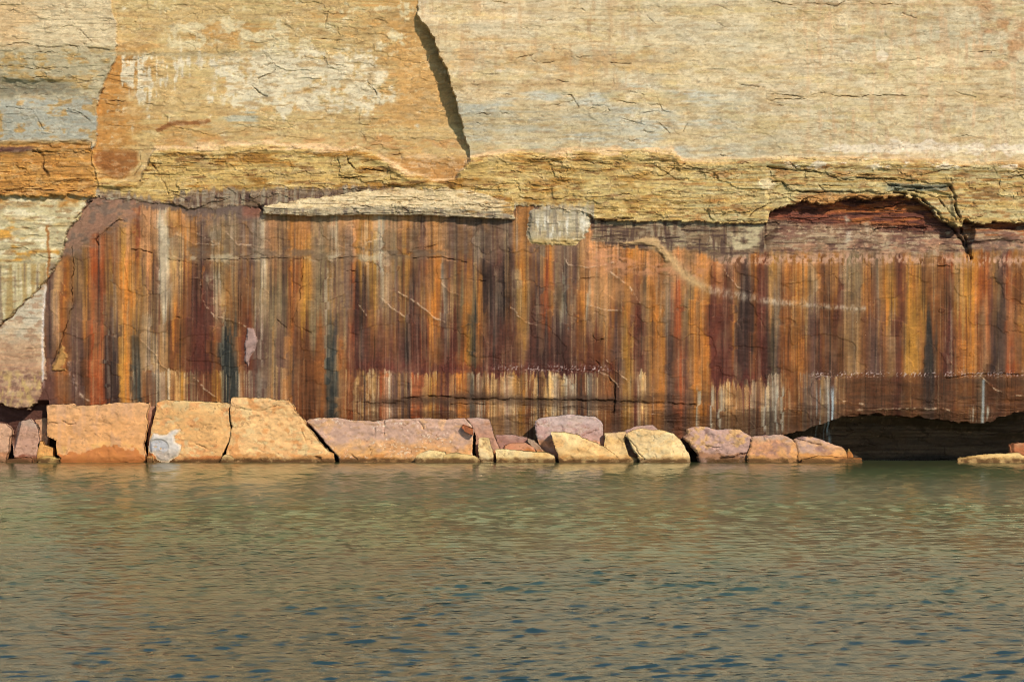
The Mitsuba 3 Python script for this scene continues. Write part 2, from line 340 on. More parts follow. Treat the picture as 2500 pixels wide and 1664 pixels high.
# proud edges of plates that catch the sun on the stained wall (points, half-width, height)
RIDGES = [
    ([(438, 575), (470, 595), (530, 597)], 2, .05), ([(480, 570), (500, 582), (532, 594)], 2, .05), ([(555, 570), (580, 595), (620, 600)], 2, .05), ([(475, 680), (488, 680), (492, 730), (520, 770), (525, 775)], 1.7, .05),
    ([(532, 772), (560, 780), (600, 797)], 1.7, .05), ([(345, 828), (370, 855), (400, 895), (412, 905)], 1.9, .06), ([(480, 925), (500, 950), (525, 968)], 2.0, .07), ([(752, 600), (800, 598), (850, 604)], 2, .05),
    ([(880, 598), (930, 585)], 2, .05), ([(935, 730), (955, 750), (988, 774)], 1.8, .05), ([(965, 712), (985, 720), (1020, 740), (1060, 775), (1085, 785)], 2.4, .08), ([(1078, 690), (1090, 705), (1095, 712), (1118, 718)], 1.6, .05),
    ([(870, 735), (893, 768)], 1.6, .05), ([(1248, 750), (1280, 785), (1310, 793)], 1.8, .05), ([(1480, 878), (1500, 900), (1530, 926)], 2.2, .07), ([(1460, 905), (1490, 920), (1510, 945)], 2, .05),
    ([(1380, 635), (1390, 648), (1440, 652), (1500, 640)], 2, .05), ([(1440, 745), (1480, 756), (1515, 758)], 2.4, .04), ([(1490, 665), (1540, 700), (1560, 740)], 2.4, .04), ([(1770, 660), (1800, 700), (1830, 710)], 2, .06),
    ([(2400, 925), (2430, 950), (2446, 956)], 2.2, .07), ([(2480, 966), (2500, 967)], 2, .05), ([(1590, 1010), (1604, 1012)], 2.4, .06), ([(2050, 975), (2080, 985), (2110, 986)], 2, .06), ([(2080, 1000), (2200, 996), (2300, 998), (2320, 1004)], 3, .08),
    ([(150, 838), (165, 870), (175, 905), (195, 960), (215, 978)], 3.0, .06),
]
ridge = np.zeros_like(D)
for pts, w, h in RIDGES:
    d, side = dist_poly(Uc, Vc, pts, margin=30, sided=True)
    e = np.where(side < 0, np.exp(-d / 9.0), np.exp(-(d / 0.7) ** 2)) * (d < 29)
    D += 0.9 * h * e
    ridge = np.maximum(ridge, np.exp(-(d / (0.75 * w)) ** 2) * S(0.15, 0.6, n2(U / 15, V / 12, 35)))
swoosh = np.exp(-(dist_poly(U, Vw, [(1595, 598), (1625, 618), (1660, 660), (1700, 690), (1740, 708), (1800, 722), (1900, 738), (2000, 748), (2110, 751)], margin=40) / np.interp(U, [1600, 1700, 1800, 2110], [11, 12, 10, 6])) ** 2)
D += 0.018 * swoosh
sand_low = S(-1, 6, dist_poly(Uw, Vw, [(1512, 590), (1540, 586), (1575, 576), (1606, 575), (1620, 598), (1640, 640), (1622, 640), (1600, 606), (1560, 596), (1520, 600)], True))
D += 0.07 * sand_low
# cave and undercut foot of the wall
roof = line([(-100, 1200), (1560, 1200), (1700, 1090), (1800, 1078), (1880, 1066), (1960, 1052), (2020, 1034), (2075, 1014), (2140, 1010), (2200, 1014), (2300, 1022), (2370, 1032), (2420, 1030), (2440, 1018), (2500, 1006), (6000, 1000)])
vr = roof(Uw) + 5 * (cell(np.floor(U / 31 + 0.6 * f2(U / 50, V * 0, 2, 9)), 7, 19) - 0.5) + 3 * f2(U / 12, V * 0 + 5, 3, 21)
depth = np.interp(U, [-100, 1560, 1700, 1900, 2030, 2120, 2480, 2600, 6000], [0.2, 0.3, 0.5, 1.1, 1.6, 2.1, 2.5, 3.0, 3.0])
cave = S(-0.6, 0.8, Vw - vr)
D -= cave * (depth + 0.5 * (n2(U / 120, V / 30, 3) - 0.5) + 0.22 * b3 + 0.14 * b1 - 0.5 * (1 - S(2, 26, V - vr)))
foot = (1 - cave) * S(0, 60, V - 992) * wallm * 0.16
D -= foot
lowleft = (U < 118) * S(-1, 1.5, -PD['buttress_001']) * S(975, 990, V)
D -= 0.55 * lowleft

# ------------------------------------------------------------------ colours of the cliff
P = Paint(len(U))
hb = f2(U / 160, V / 5, 3, 2)                  # horizontal banding
hb2 = f2(U / 60, V / 2.2, 2, 6)
mot = f2(U / 26, V / 14, 4, 10)
big = f2(U / 190, V / 80, 3, 14)
vd = f2(U / 7, V / 60, 3, 18)                  # vertical drips
# right block
P.mix((219, 199, 158), np.ones_like(U))
P.mix((206, 180, 136), S(-0.2, 0.7, f2(U / 60, V / 34, 4, 21)) * 0.5)
P.mix((220, 190, 144), S(0.0, 0.7, big + 0.25 * hb) * 0.8)
P.mix((198, 195, 178), S(-0.25, 0.5, f2(U / 120, V / 34, 4, 16) + 0.3 * hb) * (0.35 + 0.65 * S(190, 230, V) * (1 - S(1650, 1900, U))))
P.mix((206, 180, 122), S(0.15, 0.8, f2(U / 110, V / 24, 3, 20) + 0.3 * hb) * 0.5)
P.mix((184, 144, 96), S(0.45, 0.9, f2(U / 60, V / 13, 4, 24) + 0.2 * hb) * 0.5)
P.mix((205, 160, 100), S(0.5, 1, np.exp(-((V - 150) / 40) ** 2) + 0.4 * mot) * 0.5 * (1 - S(1500, 1750, U)))
P.mix((200, 152, 110), S(-0.1, 0.5, f2(U / 60, V / 40, 3, 27)) * S(2330, 2400, U) * (1 - S(150, 190, V)) * 0.8)
P.mix((186, 132, 88), S(0.0, 0.5, f2(U / 40, V / 30, 3, 28) + 0.2) * S(2400, 2450, U) * S(30, 60, V) * (1 - S(115, 140, V)) * 0.7)
P.mix((214, 175, 135), S(0.1, 0.6, f2(U / 9, V / 60, 3, 31)) * S(1900, 2000, U) * 0.55)
P.mix((238, 222, 198), S(-0.25, 0.2, np.exp(-((V - 362) / 15) ** 2) * (S(1950, 2060, U)) - 0.55 + 0.5 * f2(U / 28, V / 16, 3, 33)) * 0.9)
P.mix((240, 222, 196), S(0, 4, 17 - np.hypot(Uw - 2152, (Vw - 141) * 1.1)) * 0.8)
P.mix((176, 138, 92), S(0, 5, 10 - np.hypot((Uw - 2152) / 2, Vw - 160)) * 0.6)
gl = S(0.28, 0.6, f2(U / 40, V / 4.5, 3, 35) - 0.15)
P.mix((160, 124, 84), gl * 0.25)
P.mix((228, 212, 178), S(0.2, 0.6, f2(U / 48, V / 30, 4, 19)) * 0.45)
P.mix((176, 138, 88), np.exp(-((Vw - 146) / 3.5) ** 2) * S(1100, 1140, U) * (1 - S(1440, 1560, U)) * S(-.4, .4, mot) * 0.7)
P.mix((186, 154, 110), np.exp(-((Vw - 208) / 6) ** 2) * (1 - S(1430, 1520, U)) * 0.7)
P.mix((190, 156, 108), np.exp(-((Vw - 105) / 9) ** 2) * (1 - S(1330, 1500, U)) * S(-.4, .4, hb) * 0.5)
P.mix((188, 160, 112), np.exp(-((Vw - 238) / 3) ** 2) * S(1860, 1900, U) * 0.5)
P.mix((186, 154, 112), np.exp(-((Vw - 12) / 3) ** 2) * S(1850, 1900, U) * 0.6)
P.mix((184, 178, 160), np.exp(-((Vw - 300) / 45) ** 2) * (1 - S(1300, 1560, U + 60 * mot)) * S(-0.5, 0.4, hb + mot) * 0.6)
P.gain(1 + 0.045 * f2(U / 700, V / 22, 3, 5))
P.mix((226, 208, 170), S(-20, -160, V) * 0.6)  # unseen upper cliff made paler to brighten its reflection in the lake
# slab left of the crack
slab = above * (1 - right) * (1 - leftm)
P.mix((209, 177, 122), slab)
P.mix((196, 146, 84), slab * S(-0.1, 0.6, big + 0.5 * mot) * 0.65)
P.mix((205, 182, 128), slab * S(0.0, 0.6, hb + 0.6 * f2(U / 90, V / 40, 3, 36)) * 0.7)
P.mix((190, 128, 62), slab * (1 - S(40, 120, U - left_u(V) + 30 * mot)) * S(60, 160, V) * 0.75)
P.mix((208, 162, 102), slab * S(930, 985, U + 20 * mot) * (1 - S(270, 330, V)) * 0.75)
wp = f2(U / 30, V / 22, 5, 38) + 0.22 * f2(U / 6, V / 30, 2, 39) + 0.2 * f2(U / 9, V / 5, 2, 2)
wreg = np.exp(-(np.maximum(np.abs(U - 740) - 150, 0) / 70) ** 2) * np.exp(-(np.maximum(np.abs(V - 195) - 55, 0) / 32) ** 2)
P.mix((230, 217, 186), slab * S(-0.05, 0.42, wp * 0.6 + 0.85 * wreg - 0.40) * 0.92)
wreg2 = np.exp(-(np.maximum(np.abs(U - 430) - 110, 0) / 40) ** 2) * np.exp(-(np.maximum(np.abs(V - 190) - 45, 0) / 30) ** 2)
P.mix((228, 215, 186), slab * S(0.02, 0.35, 0.55 * f2(U / 11, V / 60, 3, 41) + 0.4 * wp + 0.6 * wreg2 - 0.60) * 0.95)
P.mix((224, 208, 168), slab * S(-0.1, 0.4, wp + 0.1) * S(30, 60, V) * (1 - S(105, 125, V)) * S(380, 420, U) * (1 - S(720, 880, U)) * 0.85)
P.mix((176, 176, 160), slab * S(-2, 14, dist_poly(Uw, Vw, [(540, 290), (560, 268), (625, 262), (640, 310), (560, 312)], True)) * S(-.5, .3, hb) * 0.8)
P.mix((186, 150, 100), slab * S(0.25, 0.7, f2(U / 50, V / 12, 4, 22)) * 0.6)
P.mix((225, 208, 165), slab * S(0.1, 0.4, wp * 0.8 - 0.2) * (1 - S(120, 150, V)) * S(340, 420, U) * 0.8)
P.mix((178, 162, 125), slab * np.exp(-((Vw - 131) / 6) ** 2) * (1 - S(620, 760, U)) * 0.7)
P.mix((150, 96, 52), slab * S(-2, 12, 58 - np.hypot(Uw - 285, (Vw - 385) * 1.15)) * S(360, 375, V) * 0.9)
P.mix((140, 88, 50), slab * S(-1, 4, 7 - dist_poly(Uw, Vw, [(385, 320), (420, 302), (500, 300), (508, 296)])) * 0.8)
P.mix((192, 142, 92), slab * S(-1, 10, 20 - np.abs(Vw - 350)) * S(0, .4, mot) * S(380, 430, U) * 0.6)
P.mix((188, 130, 72), slab * S(0, 25, Vw - 375) * S(930, 960, U) * 0.7)
P.mix((226, 190, 146), slab * S(0.25, 0.5, f2(U / 24, V / 7, 3, 43)) * S(365, 385, V) * S(940, 960, U) * 0.7)
# upper left block
ul = above * leftm
P.mix((214, 194, 156), ul)
P.mix((214, 176, 126), ul * S(0, 0.6, big + 0.3 * hb) * 0.6)
P.mix((178, 166, 134), ul * S(100, 135, V + 12 * mot) * 0.9)
P.mix((176, 140, 82), ul * S(0.05, 0.5, mot + 0.4 * hb) * S(105, 140, V) * 0.7)
P.mix((128, 122, 104), ul * np.exp(-((Vw - 222) / 16) ** 2) * (1 - S(110, 230, U + 30 * mot)) * 0.9)  # shade of the undercut bed painted in, along with its grey stain
P.mix((172, 172, 160), ul * S(228, 250, V + 8 * mot) * 0.85)
P.mix((178, 140, 84), ul * S(228, 250, V) * S(0.15, 0.5, mot + 0.2 * hb) * 0.8)
P.mix((226, 186, 132), ul * np.exp(-((Vw - 349) / 6) ** 2) * 0.8)
# band
P.mix((206, 172, 106), inband)
P.mix((208, 182, 118), inband * S(0.0, 0.6, hb + 0.5 * big) * 0.75)
P.mix((168, 118, 54), inband * S(0.05, 0.55, f2(U / 70, V / 13, 4, 45)) * (0.85 - 0.35 * S(1200, 1500, U)))
P.mix((196, 182, 136), inband * S(1600, 1720, U) * S(-0.5, 0.4, hb) * 0.8)
P.mix((216, 192, 132), inband * S(0.1, 0.5, f2(U / 60, V / 25, 3, 47)) * S(1100, 1250, U) * 0.6)
P.mix((176, 124, 72), inband * S(0.2, 0.6, f2(U / 50, V / 9, 3, 49)) * S(1600, 1700, U) * 0.7)
P.mix((128, 86, 48), inband * S(0.42, 0.75, f2(U / 44, V / 8, 3, 50)) * 0.7)
P.mix((190, 132, 68), inband * (1 - S(222, 250, U)) * 0.8)
P.mix((216, 160, 84), inband * (1 - S(222, 250, U)) * S(0, .5, hb) * 0.6)
P.mix((92, 62, 58), inband * S(-2, 3, 7 - np.abs(Vw - 366)) * (1 - S(70, 95, U)) * 0.9)
P.mix((232, 194, 146), S(-5, 4, 4 + 9 * f2(U / 30, V / 6, 3, 60) + 4 * f2(U / 90, V * 0, 2, 5) - np.abs(Vw - vt + 3)) * (1 - below) * np.interp(U, [240, 340, 380, 1640, 1700, 2500], [0, 0, .9, .9, .5, .4]))  # peach edge: sand, with the sunlight on its upward slope painted in
P.mix((240, 226, 200), inband * S(0.25, 0.5, f2(U / 24, V / 10, 3, 53)) * S(1860, 1960, U) * (1 - S(405, 425, V)) * 0.85)
P.mix((232, 215, 178), inband * S(0, 8, 20 - np.hypot((Uw - 1870) / 1.3, Vw - 450)) * 0.7)
P.mix((112, 122, 112), inband * S(-1, 4, 9 - np.abs(Vw - 459)) * S(2150, 2175, U) * (1 - S(2300, 2320, U)) * 0.75)
P.mix((190, 128, 70), inband * S(0, 8, Vw - 470) * S(1935, 1960, U) * (1 - S(2160, 2240, U)) * 0.7)
# purple-grey weeping zone on the band's lower edge, over the shelf
weep = (1 - shelf) * (1 - leftm) * S(0, 14, Vw + 10 * vd - np.interp(U, [230, 300, 400, 460, 640, 760, 900, 1000, 1060], [458, 466, 486, 462, 456, 454, 450, 452, 470])) * (U < 1080) * (1 - wallm)
P.mix((120, 98, 84), weep * 0.9)
P.mix((186, 178, 156), weep * (1 - S(320, 360, U + 20 * mot)) * S(-0.3, 0.3, mot) * 0.75)
P.mix((172, 162, 140), weep * S(0.0, 0.6, vd) * 0.6)
P.mix((84, 62, 56), weep * S(0.0, 0.5, -vd + 0.2 * mot) * 0.75)
grey = S(0, 16, Vw + 8 * vd - 490) * (U > 1255) * (U < 1450) * (1 - wallm)
P.mix((176, 166, 146), grey * 0.85)
P.mix((196, 178, 120), grey * S(0, .5, vd) * 0.4)
# shelf with blown sand
P.mix((228, 204, 160), shelf)
P.mix((200, 176, 130), shelf * S(0.15, 0.6, mot + 0.4 * hb) * 0.6)
P.mix((168, 154, 128), shelf * S(0.82, 1.0, shelf_t + 0.12 * mot) * 0.75)
P.mix((120, 106, 96), shelf * S(0.1, 0.6, vd + 0.2) * S(0.95, 1.0, shelf_t) * 0.55)
P.mix((176, 134, 76), shelf * S(-0.1, 0.5, f2(U / 40, V / 7, 3, 55)) * S(1090, 1150, U) * 0.85)

# the stained wall: streaks (left edge, colours near the top, in the middle, near the foot, under the bleached line)
C = dict(K=(56, 40, 35), M=(88, 44, 33), R=(156, 76, 38), O=(184, 113, 47), Y=(180, 126, 54), T=(150, 112, 72), G=(132, 110, 80), P=(96, 68, 57), B=(136, 82, 42), D=(104, 62, 35),
         W=(210, 196, 168), S=(120, 107, 93), N=(50, 52, 48), C=(218, 172, 108), L=(204, 140, 88))
STREAKS = '''-400 GTPB 0 TTPB 114 PPPB 134 OOBD 172 GTPP 203 YODB 220 RRRR 258 BYKK 292 YOYY 310 LOOT 330 RTNN 348 LTTB 370 LTTS 392 WWTW 417 YODC 437 OYYC 458 OPMG 482 PMMD 517 GBDY 544 GTNN 582 PDBW 603 PDMS
620 SGSS 640 WGPS 655 LGGT 680 TGPC 703 OOOO 713 ORPC 722 OODO 735 OYDD 758 TGDB 775 GGBB 796 TGNN 812 WTNN 827 TGTW 833 OTBB 852 LRRD 868 OKKC 880 YKKD 890 OKKC 902 YYDD 912 YYDC 923 WPKD 932 WWBR 947 TSPW 962 GPPT
982 YYKT 995 OPKT 1009 GKMR 1025 PKMR 1040 LODC 1055 OOBY 1070 OBDB 1082 LWMB 1095 PTMT 1115 BGBO 1133 POOO 1150 PGNS 1162 PTNS 1168 POBW 1181 KKMD 1193 PKMC 1205 KSKC 1218 PKMC 1240 KBMW 1252 PPMC 1262 OYDY 1276 OOYY 1285 OTPD
1302 PPKC 1314 SPKD 1328 ORKC 1354 PPKW 1364 SGKC 1375 SWKC 1382 PSKW 1409 TBKD 1420 LOKD 1434 LWDS 1445 LTDS 1460 LTBT 1481 LTBD 1500 LBPD 1526 OOYY 1545 OODY 1553 LMMW 1566 ODMC 1578 LGTC 1591 LOOB 1610 BOOB 1626 TSPW 1640 TSKB
1650 LRRR 1674 TGPT 1691 LOOY 1712 OTOB 1722 LOOY 1733 LDMC 1745 BBMC 1757 LMMC 1774 PDMC 1791 LOBB 1801 DKMC 1818 PKMC 1836 ODDS 1852 BDDP 1860 RMMC 1877 CTNW 1888 YTNS 1898 OSPW 1909 WBBC 1916 OBBB 1935 ODBB 1946 OOOB 1960 OTBS
1974 TTPS 1988 TWPP 1996 OBMW 2006 BDDC 2022 ODPW 2036 ODPW 2046 OMDC 2063 GTTD 2085 GGTD 2108 LODD 2122 LBPD 2136 SPPD 2150 TTPD 2160 LOBD 2172 TYTD 2190 MMMM 2208 BYYD 2225 TOYB 2245 BYBD 2260 TBNK 2287 BBBD 2305 RDMD 2332 TYBB
2342 WTBB 2352 OYOB 2375 YOOB 2386 ORBD 2395 BRBG 2406 RRDD 2420 TPKD 2432 TTKD 2442 PKKD 2456 MRRB 2477 YBBD 2490 BDBD 2500 OTBD 2540 PKMC 2600 OYDB 2680 BPKD'''.split()
edges = [float(x) for x in STREAKS[0::2]]
lut_u = np.arange(-420, 2920, 0.5)
which = np.clip(np.searchsorted(edges, lut_u, 'right') - 1, 0, len(edges) - 1)
lut = [gaussian_filter1d(np.array([C[STREAKS[1::2][i][lv]] for i in which], float), 8.0, axis=0) for lv in range(4)]


lut2 = [gaussian_filter1d(np.array(l_), 9.0, axis=0) for l_ in lut]


def streak(level, u):
    k = np.clip(((u + 420) * 2), 0, len(lut_u) - 1.001)
    i = k.astype(int)
    t = (k - i)[:, None]
    a_ = lut[level][i] * (1 - t) + lut[level][np.minimum(i + 1, len(lut_u) - 1)] * t
    w_ = (0.6 * S(1420, 1520, U) + 0.25)[:, None]
    return (a_ * (1 - w_) + lut2[level][i] * w_).astype(np.float32)


us = U + 2.2 * f2(U / 4, V / 140, 2, 56) + 3.5 * f2(U / 12, V / 320, 2, 58) - 0.02 * (V - 740) * np.exp(-((U - 250) / 120) ** 2)
us = us + 5 * plate + 4 * plate2
us = np.where(U > 2680, ((U * 0.83) % 2300) + 100, np.where(U < -380, ((-U * 0.71) % 2300) + 100, us))
vv = V + 70 * f2(U / 8, V / 400, 2, 60)
sc = np.empty((len(U), 3), np.float32)
soft = S(1420, 1520, U)
t1, t2 = S(600, 740, vv)[:, None], S(745, 850, vv)[:, None]
sc[:] = streak(0, us) * (1 - t1) + streak(1, us) * t1
sc[:] = sc * (1 - t2) + streak(2, us) * t2
# single runs of seep water, each with its own head, length and colour
for L_, (w_, a0) in enumerate(((6.0, 0.45), (11.0, 0.45), (19.0, 0.45), (34.0, 0.4))):
    q = us / w_ + 0.5 * f2(us / 40, V * 0, 2, 30 + L_)
    i_ = np.floor(q)
    for pas in range(2):
        h0, h1, h2 = cell(i_, 11 + pas, 40 + L_), cell(i_, 21 + pas, 41 + L_), cell(i_, 31 + pas, 42 + L_)
        st = 500 + 330 * h0 ** 1.3
        ln = 60 + 300 * h1
        side = np.sin(np.pi * (q - i_)) ** 0.6
        al = a0 * S(0, 10 + 26 * h2, V - st + 12 * f2(U / 2.5, V / 14, 2, 9)) * (1 - S(0.55, 1.0, (V - st) / ln)) * side * (h2 < 0.24) * (1 - 0.5 * soft)
        pick = (cell(i_, 51 + pas, 44 + L_) * 7.99).astype(int)
        cols = np.array([C[k] for k in 'OKMTWBPY'], np.float32)[pick]
        sc[:] = sc * (1 - al[:, None]) + cols * al[:, None]
fine0 = f2(U / 3.5, V / 220, 2, 41)
tooth = n2(U / 3.2, V * 0 + 4, 9)
toothy = np.interp(U, [0, 380, 620, 640, 840, 1250, 1480, 1520, 1740, 1840, 1990, 2060, 2500], [6, 14, 14, 10, 8, 26, 22, 20, 46, 46, 20, 4, 4])
vb = np.interp(U, [0, 300, 380, 620, 840, 1000, 1480, 1550, 1740, 1840, 1980, 2060, 2500], [905, 900, 903, 900, 903, 908, 908, 903, 930, 935, 910, 912, 914]) + toothy * (tooth ** 2.2 - 0.25) + 2.5 * f2(U / 3, V / 6, 2, 61)
vb = vb + 7 * f2(U / 60, V * 0 + 2, 3, 6)
bs = np.interp(U, [110, 300, 320, 620, 640, 700, 704, 835, 845, 1480, 1490, 1555, 1560, 1595, 1602, 1735, 1742, 1840, 1860, 2060], [0, 0, .8, .8, .6, .5, .12, .15, 1, 1, .5, .5, 1, .9, .12, .12, 1, 1, .8, .65])
bs = bs * (0.6 + 0.5 * n2(U / 22, V * 0 + 7, 12)) * S(0.12, 0.42, 0.75 * n2(U / 5.5, V / 400 + 3, 13) + 0.3 * n2(U / 2.2, V / 200, 14) - 0.1)
bl = (S(-1.5, 1.5, V - vb) * np.clip(np.where(U > 2064, 0.85, bs), 0, 1))[:, None]
sc[:] = sc * (1 - bl) + streak(3, us) * bl
# dark hearts: broad maroon and black sheets in the lower half of the wall
for (x0, x1, y0, y1, cc, am) in ((440, 525, 690, 900, 'M', .9), (425, 470, 760, 905, 'D', .6), (590, 640, 760, 905, 'M', .6), (862, 905, 690, 905, 'K', .85), (845, 985, 770, 906, 'M', .7), (1000, 1048, 690, 905, 'M', .7), (1085, 1140, 760, 905, 'M', .4),
                                 (1182, 1260, 650, 905, 'K', .7), (1178, 1500, 800, 908, 'M', .75), (1290, 1420, 740, 908, 'K', .45), (1545, 1576, 720, 905, 'M', .7), (1735, 1793, 690, 935, 'M', .95), (1800, 1845, 700, 935, 'K', .85), (1845, 1885, 700, 930, 'M', .75),
                                 (1990, 2062, 790, 915, 'D', .6), (545, 585, 830, 985, 'N', .8), (797, 826, 780, 985, 'N', .8), (322, 345, 800, 985, 'N', .6), (262, 292, 820, 985, 'K', .6), (2262, 2290, 800, 990, 'K', .7), (2420, 2455, 760, 915, 'K', .6),
                                 (176, 200, 760, 900, 'P', .6), (116, 134, 700, 880, 'P', .7)):
    m_ = S(-5, 7, us - x0) * (1 - S(-7, 5, us - x1)) * S(y0 - 50, y0 + 70, V + 70 * f2(U / 9, V / 300, 2, 3)) * (1 - S(y1 - 4, y1 + 8, V + 14 * f2(U / 4, V / 40, 2, 8))) * am
    m_ = (m_ * (0.7 + 0.3 * fine0))[:, None]
    sc[:] = sc * (1 - m_) + np.array(C[cc], np.float32) * m_
hem = (np.exp(-((V - vb + 9) / 13) ** 2) * (V < vb + 3) * np.interp(U, [850, 870, 1490, 1510, 1735, 1745, 1840, 1850], [0, .65, .65, 0, 0, .7, .7, 0]))[:, None]
sc[:] = sc * (1 - hem) + np.array((84, 38, 30), np.float32) * hem
# the weathered upper strip: blotched grey and buff, runs half hidden
wz = wallm * (1 - S(590, 650, V + 20 * f2(U / 30, V / 30, 3, 15))) * np.interp(U, [110, 300, 400, 640, 660, 980, 1100, 1250, 1300, 1420, 1500, 2500], [.4, .2, .25, .5, .2, .25, .5, .45, .25, .15, .05, .05])
wc = (134, 112, 90) + 26 * f2(U / 14, V / 9, 4, 25)[:, None] + 14 * f2(U / 40, V / 3, 2, 27)[:, None]
sc[:] = sc * (1 - wz[:, None]) + wc * wz[:, None]
fine = f2(U / 2.3, V / 190, 3, 11)
fine2 = f2(U / 7.5, V / 330, 3, 13)
sc *= (1 + 0.09 * fine + 0.10 * fine2 + 0.14 * f2(U / 34, V / 60, 3, 7) + 0.05 * f2(U / 20, V / 2.4, 2, 9))[:, None]
blot = S(0.1, 0.7, f2(U / 22, V / 70, 3, 5))[:, None]
sc = sc * (1 - 0.35 * blot) + np.array((138, 106, 78)) * 0.35 * blot
pal = S(0.45, 0.9, f2(U / 2.6, V / 150, 2, 15) + 0.25 * fine2)[:, None]
sc = sc * (1 - 0.24 * pal) + np.array((190, 168, 138)) * 0.24 * pal
drk = S(0.4, 0.9, f2(U / 3.1, V / 170, 2, 17) - 0.2 * fine2)[:, None]
sc *= 1 - 0.25 * drk
# under the bleached line: alternate bare stone and dark runs
run = (bl[:, 0] * S(0.1, 0.45, f2(U / 3.0, V / 120, 2, 19)))[:, None]
sc = sc * (1 - 0.42 * run) + np.array((112, 58, 32)) * 0.42 * run
run = (bl[:, 0] * S(0.3, 0.7, f2(U / 2.4, V / 90, 2, 21)) * (U < 2070))[:, None]
sc = sc * (1 - 0.55 * run) + np.array((218, 196, 156)) * 0.55 * run
wet = np.exp(-((Vw - 975 + 9 * f2(U / 60, V * 0, 3, 2)) / 12) ** 2) * np.interp(U, [840, 940, 1480, 1750, 1800], [0, .9, .9, .4, .2])
wet = np.maximum(wet, 0.6 * S(-0.1, 0.5, f2(U / 60, V / 14, 3, 24)) * S(955, 975, V) * S(820, 900, U))
wet = np.maximum(wet, S(1000, 1050, V) * 0.55)
wet = np.maximum(wet, S(2040, 2090, U) * S(905, 935, V + 8 * mot) * (0.35 + 0.35 * S(-0.3, 0.4, f2(U / 70, V / 10, 3, 44))))
wet = np.maximum(wet, S(1560, 1640, U) * S(985, 1030, V + 14 * mot) * 0.75)
wet = np.maximum(wet, 0.55 * S(0.0, 0.5, f2(U / 90, V / 16, 3, 23)) * S(925, 960, V) * S(2060, 2130, U))
P.c = P.c * (1 - wallm)[:, None] + np.clip(sc, 0, 255) * wallm[:, None]
P.mix((60, 42, 30), wallm * wet * 0.75)
# head of the wall: peach bloom under the ledge, purple zones, sand
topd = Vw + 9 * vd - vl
bloom = np.interp(U, [300, 330, 520, 560, 640, 660, 1000, 1060], [0, .5, .6, .1, .1, .6, .6, .0])
P.mix((206, 150, 106), wallm * S(6, 14, topd) * (1 - S(20, 70, topd)) * bloom * S(-0.4, 0.4, f2(U / 5, V / 50, 2, 25)))
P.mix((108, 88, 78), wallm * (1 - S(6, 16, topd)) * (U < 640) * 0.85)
ros = wallm * (1 - S(320, 345, U + 20 * mot)) * (1 - S(-25, 25, Vw + 0.6 * (U - 230) - 585 + 26 * mot))
P.mix((150, 114, 94), ros * 0.9)
P.mix((112, 96, 84), ros * S(0.0, 0.5, f2(U / 16, V / 12, 3, 17)) * 0.7)
P.mix((110, 92, 84), wallm * S(430, 470, U) * (1 - S(600, 646, U)) * (1 - S(-18, 18, Vw + 12 * vd - 545)) * S(-0.5, 0.3, vd + mot) * 0.8)
P.mix((150, 90, 70), wallm * S(585, 600, U) * (1 - S(636, 646, U)) * (1 - S(-10, 10, Vw - 530)) * 0.6)
z4 = wallm * S(1440, 1452, Uw) * (1 - S(1880, 1900, Uw)) * (1 - S(-8, 8, Vw + 8 * vd - np.interp(U, [1440, 1560, 1600, 1700, 1760, 1880], [592, 600, 606, 612, 640, 612])))
P.mix((126, 102, 80), z4 * 0.95)
P.mix((168, 152, 126), z4 * S(0.1, 0.6, vd + 0.6 * mot) * 0.7)
P.mix((176, 156, 122), z4 * S(0.1, 0.4, f2(U / 50, V / 6, 4, 16)) * 0.65)
P.mix((64, 46, 42), z4 * S(0.35, 0.55, f2(U / 40, V / 4, 3, 18)) * 0.6)
P.mix((78, 58, 52), z4 * S(0.1, 0.6, -vd + 0.3 * mot) * 0.7)
P.mix((206, 190, 152), wallm * S(-4, 10, dist_poly(Uw, Vw, [(1775, 552), (1868, 545), (1862, 590), (1830, 630), (1790, 625)], True)) * S(-0.6, 0.2, mot) * 0.85)
P.mix((202, 142, 104), wallm * S(-10, 25, dist_poly(Uw, Vw, [(1425, 600), (1500, 605), (1620, 640), (1740, 640), (1720, 690), (1560, 680), (1420, 660)], True)) * S(-0.5, 0.3, f2(U / 14, V / 7, 3, 29)) * 0.7)
P.mix((184, 134, 88), wallm * S(-10, 25, dist_poly(Uw, Vw, [(1425, 660), (1560, 680), (1600, 740), (1440, 760)], True)) * 0.45)
P.mix((188, 176, 150), wallm * np.exp(-((Vw - 628) / 9) ** 2) * S(0, .5, mot + .2) * np.interp(U, [380, 460, 900, 1000], [0, .6, .6, 0]))
P.mix((120, 100, 82), wallm * np.exp(-((Vw - 618) / 14) ** 2) * S(0, .5, -mot + .1) * np.interp(U, [380, 460, 1160, 1260], [0, .7, .7, 0]))
# alcove and the pink-grey rock beneath it
az = wallm * S(1868, 1890, Uw) * (1 - S(-12, 12, Vw + 8 * vd - np.interp(U, [1870, 2100, 2350, 2380, 2500], [612, 620, 618, 600, 612])))
P.mix((142, 116, 92), az * 0.95)
P.mix((196, 172, 142), az * S(0.1, 0.5, hb2 * 0.5 + 0.7 * f2(U / 8, V / 18, 3, 32)) * 0.7)
P.mix((98, 66, 56), az * S(0.1, 0.5, f2(U / 30, V / 12, 3, 34)) * 0.7)
up = az * (1 - S(-10, 12, Vw - np.interp(U, [1870, 1960, 2100, 2200, 2340, 2360], [530, 545, 548, 556, 570, 560])))
P.mix((104, 58, 46), up * 0.9)
P.mix((170, 94, 52), up * S(0.0, 0.5, f2(U / 40, V / 9, 3, 37)) * (1 - S(500, 560, V)) * 0.85)
P.mix((150, 84, 62), up * S(0.1, 0.5, f2(U / 30, V / 8, 3, 40)) * 0.7)
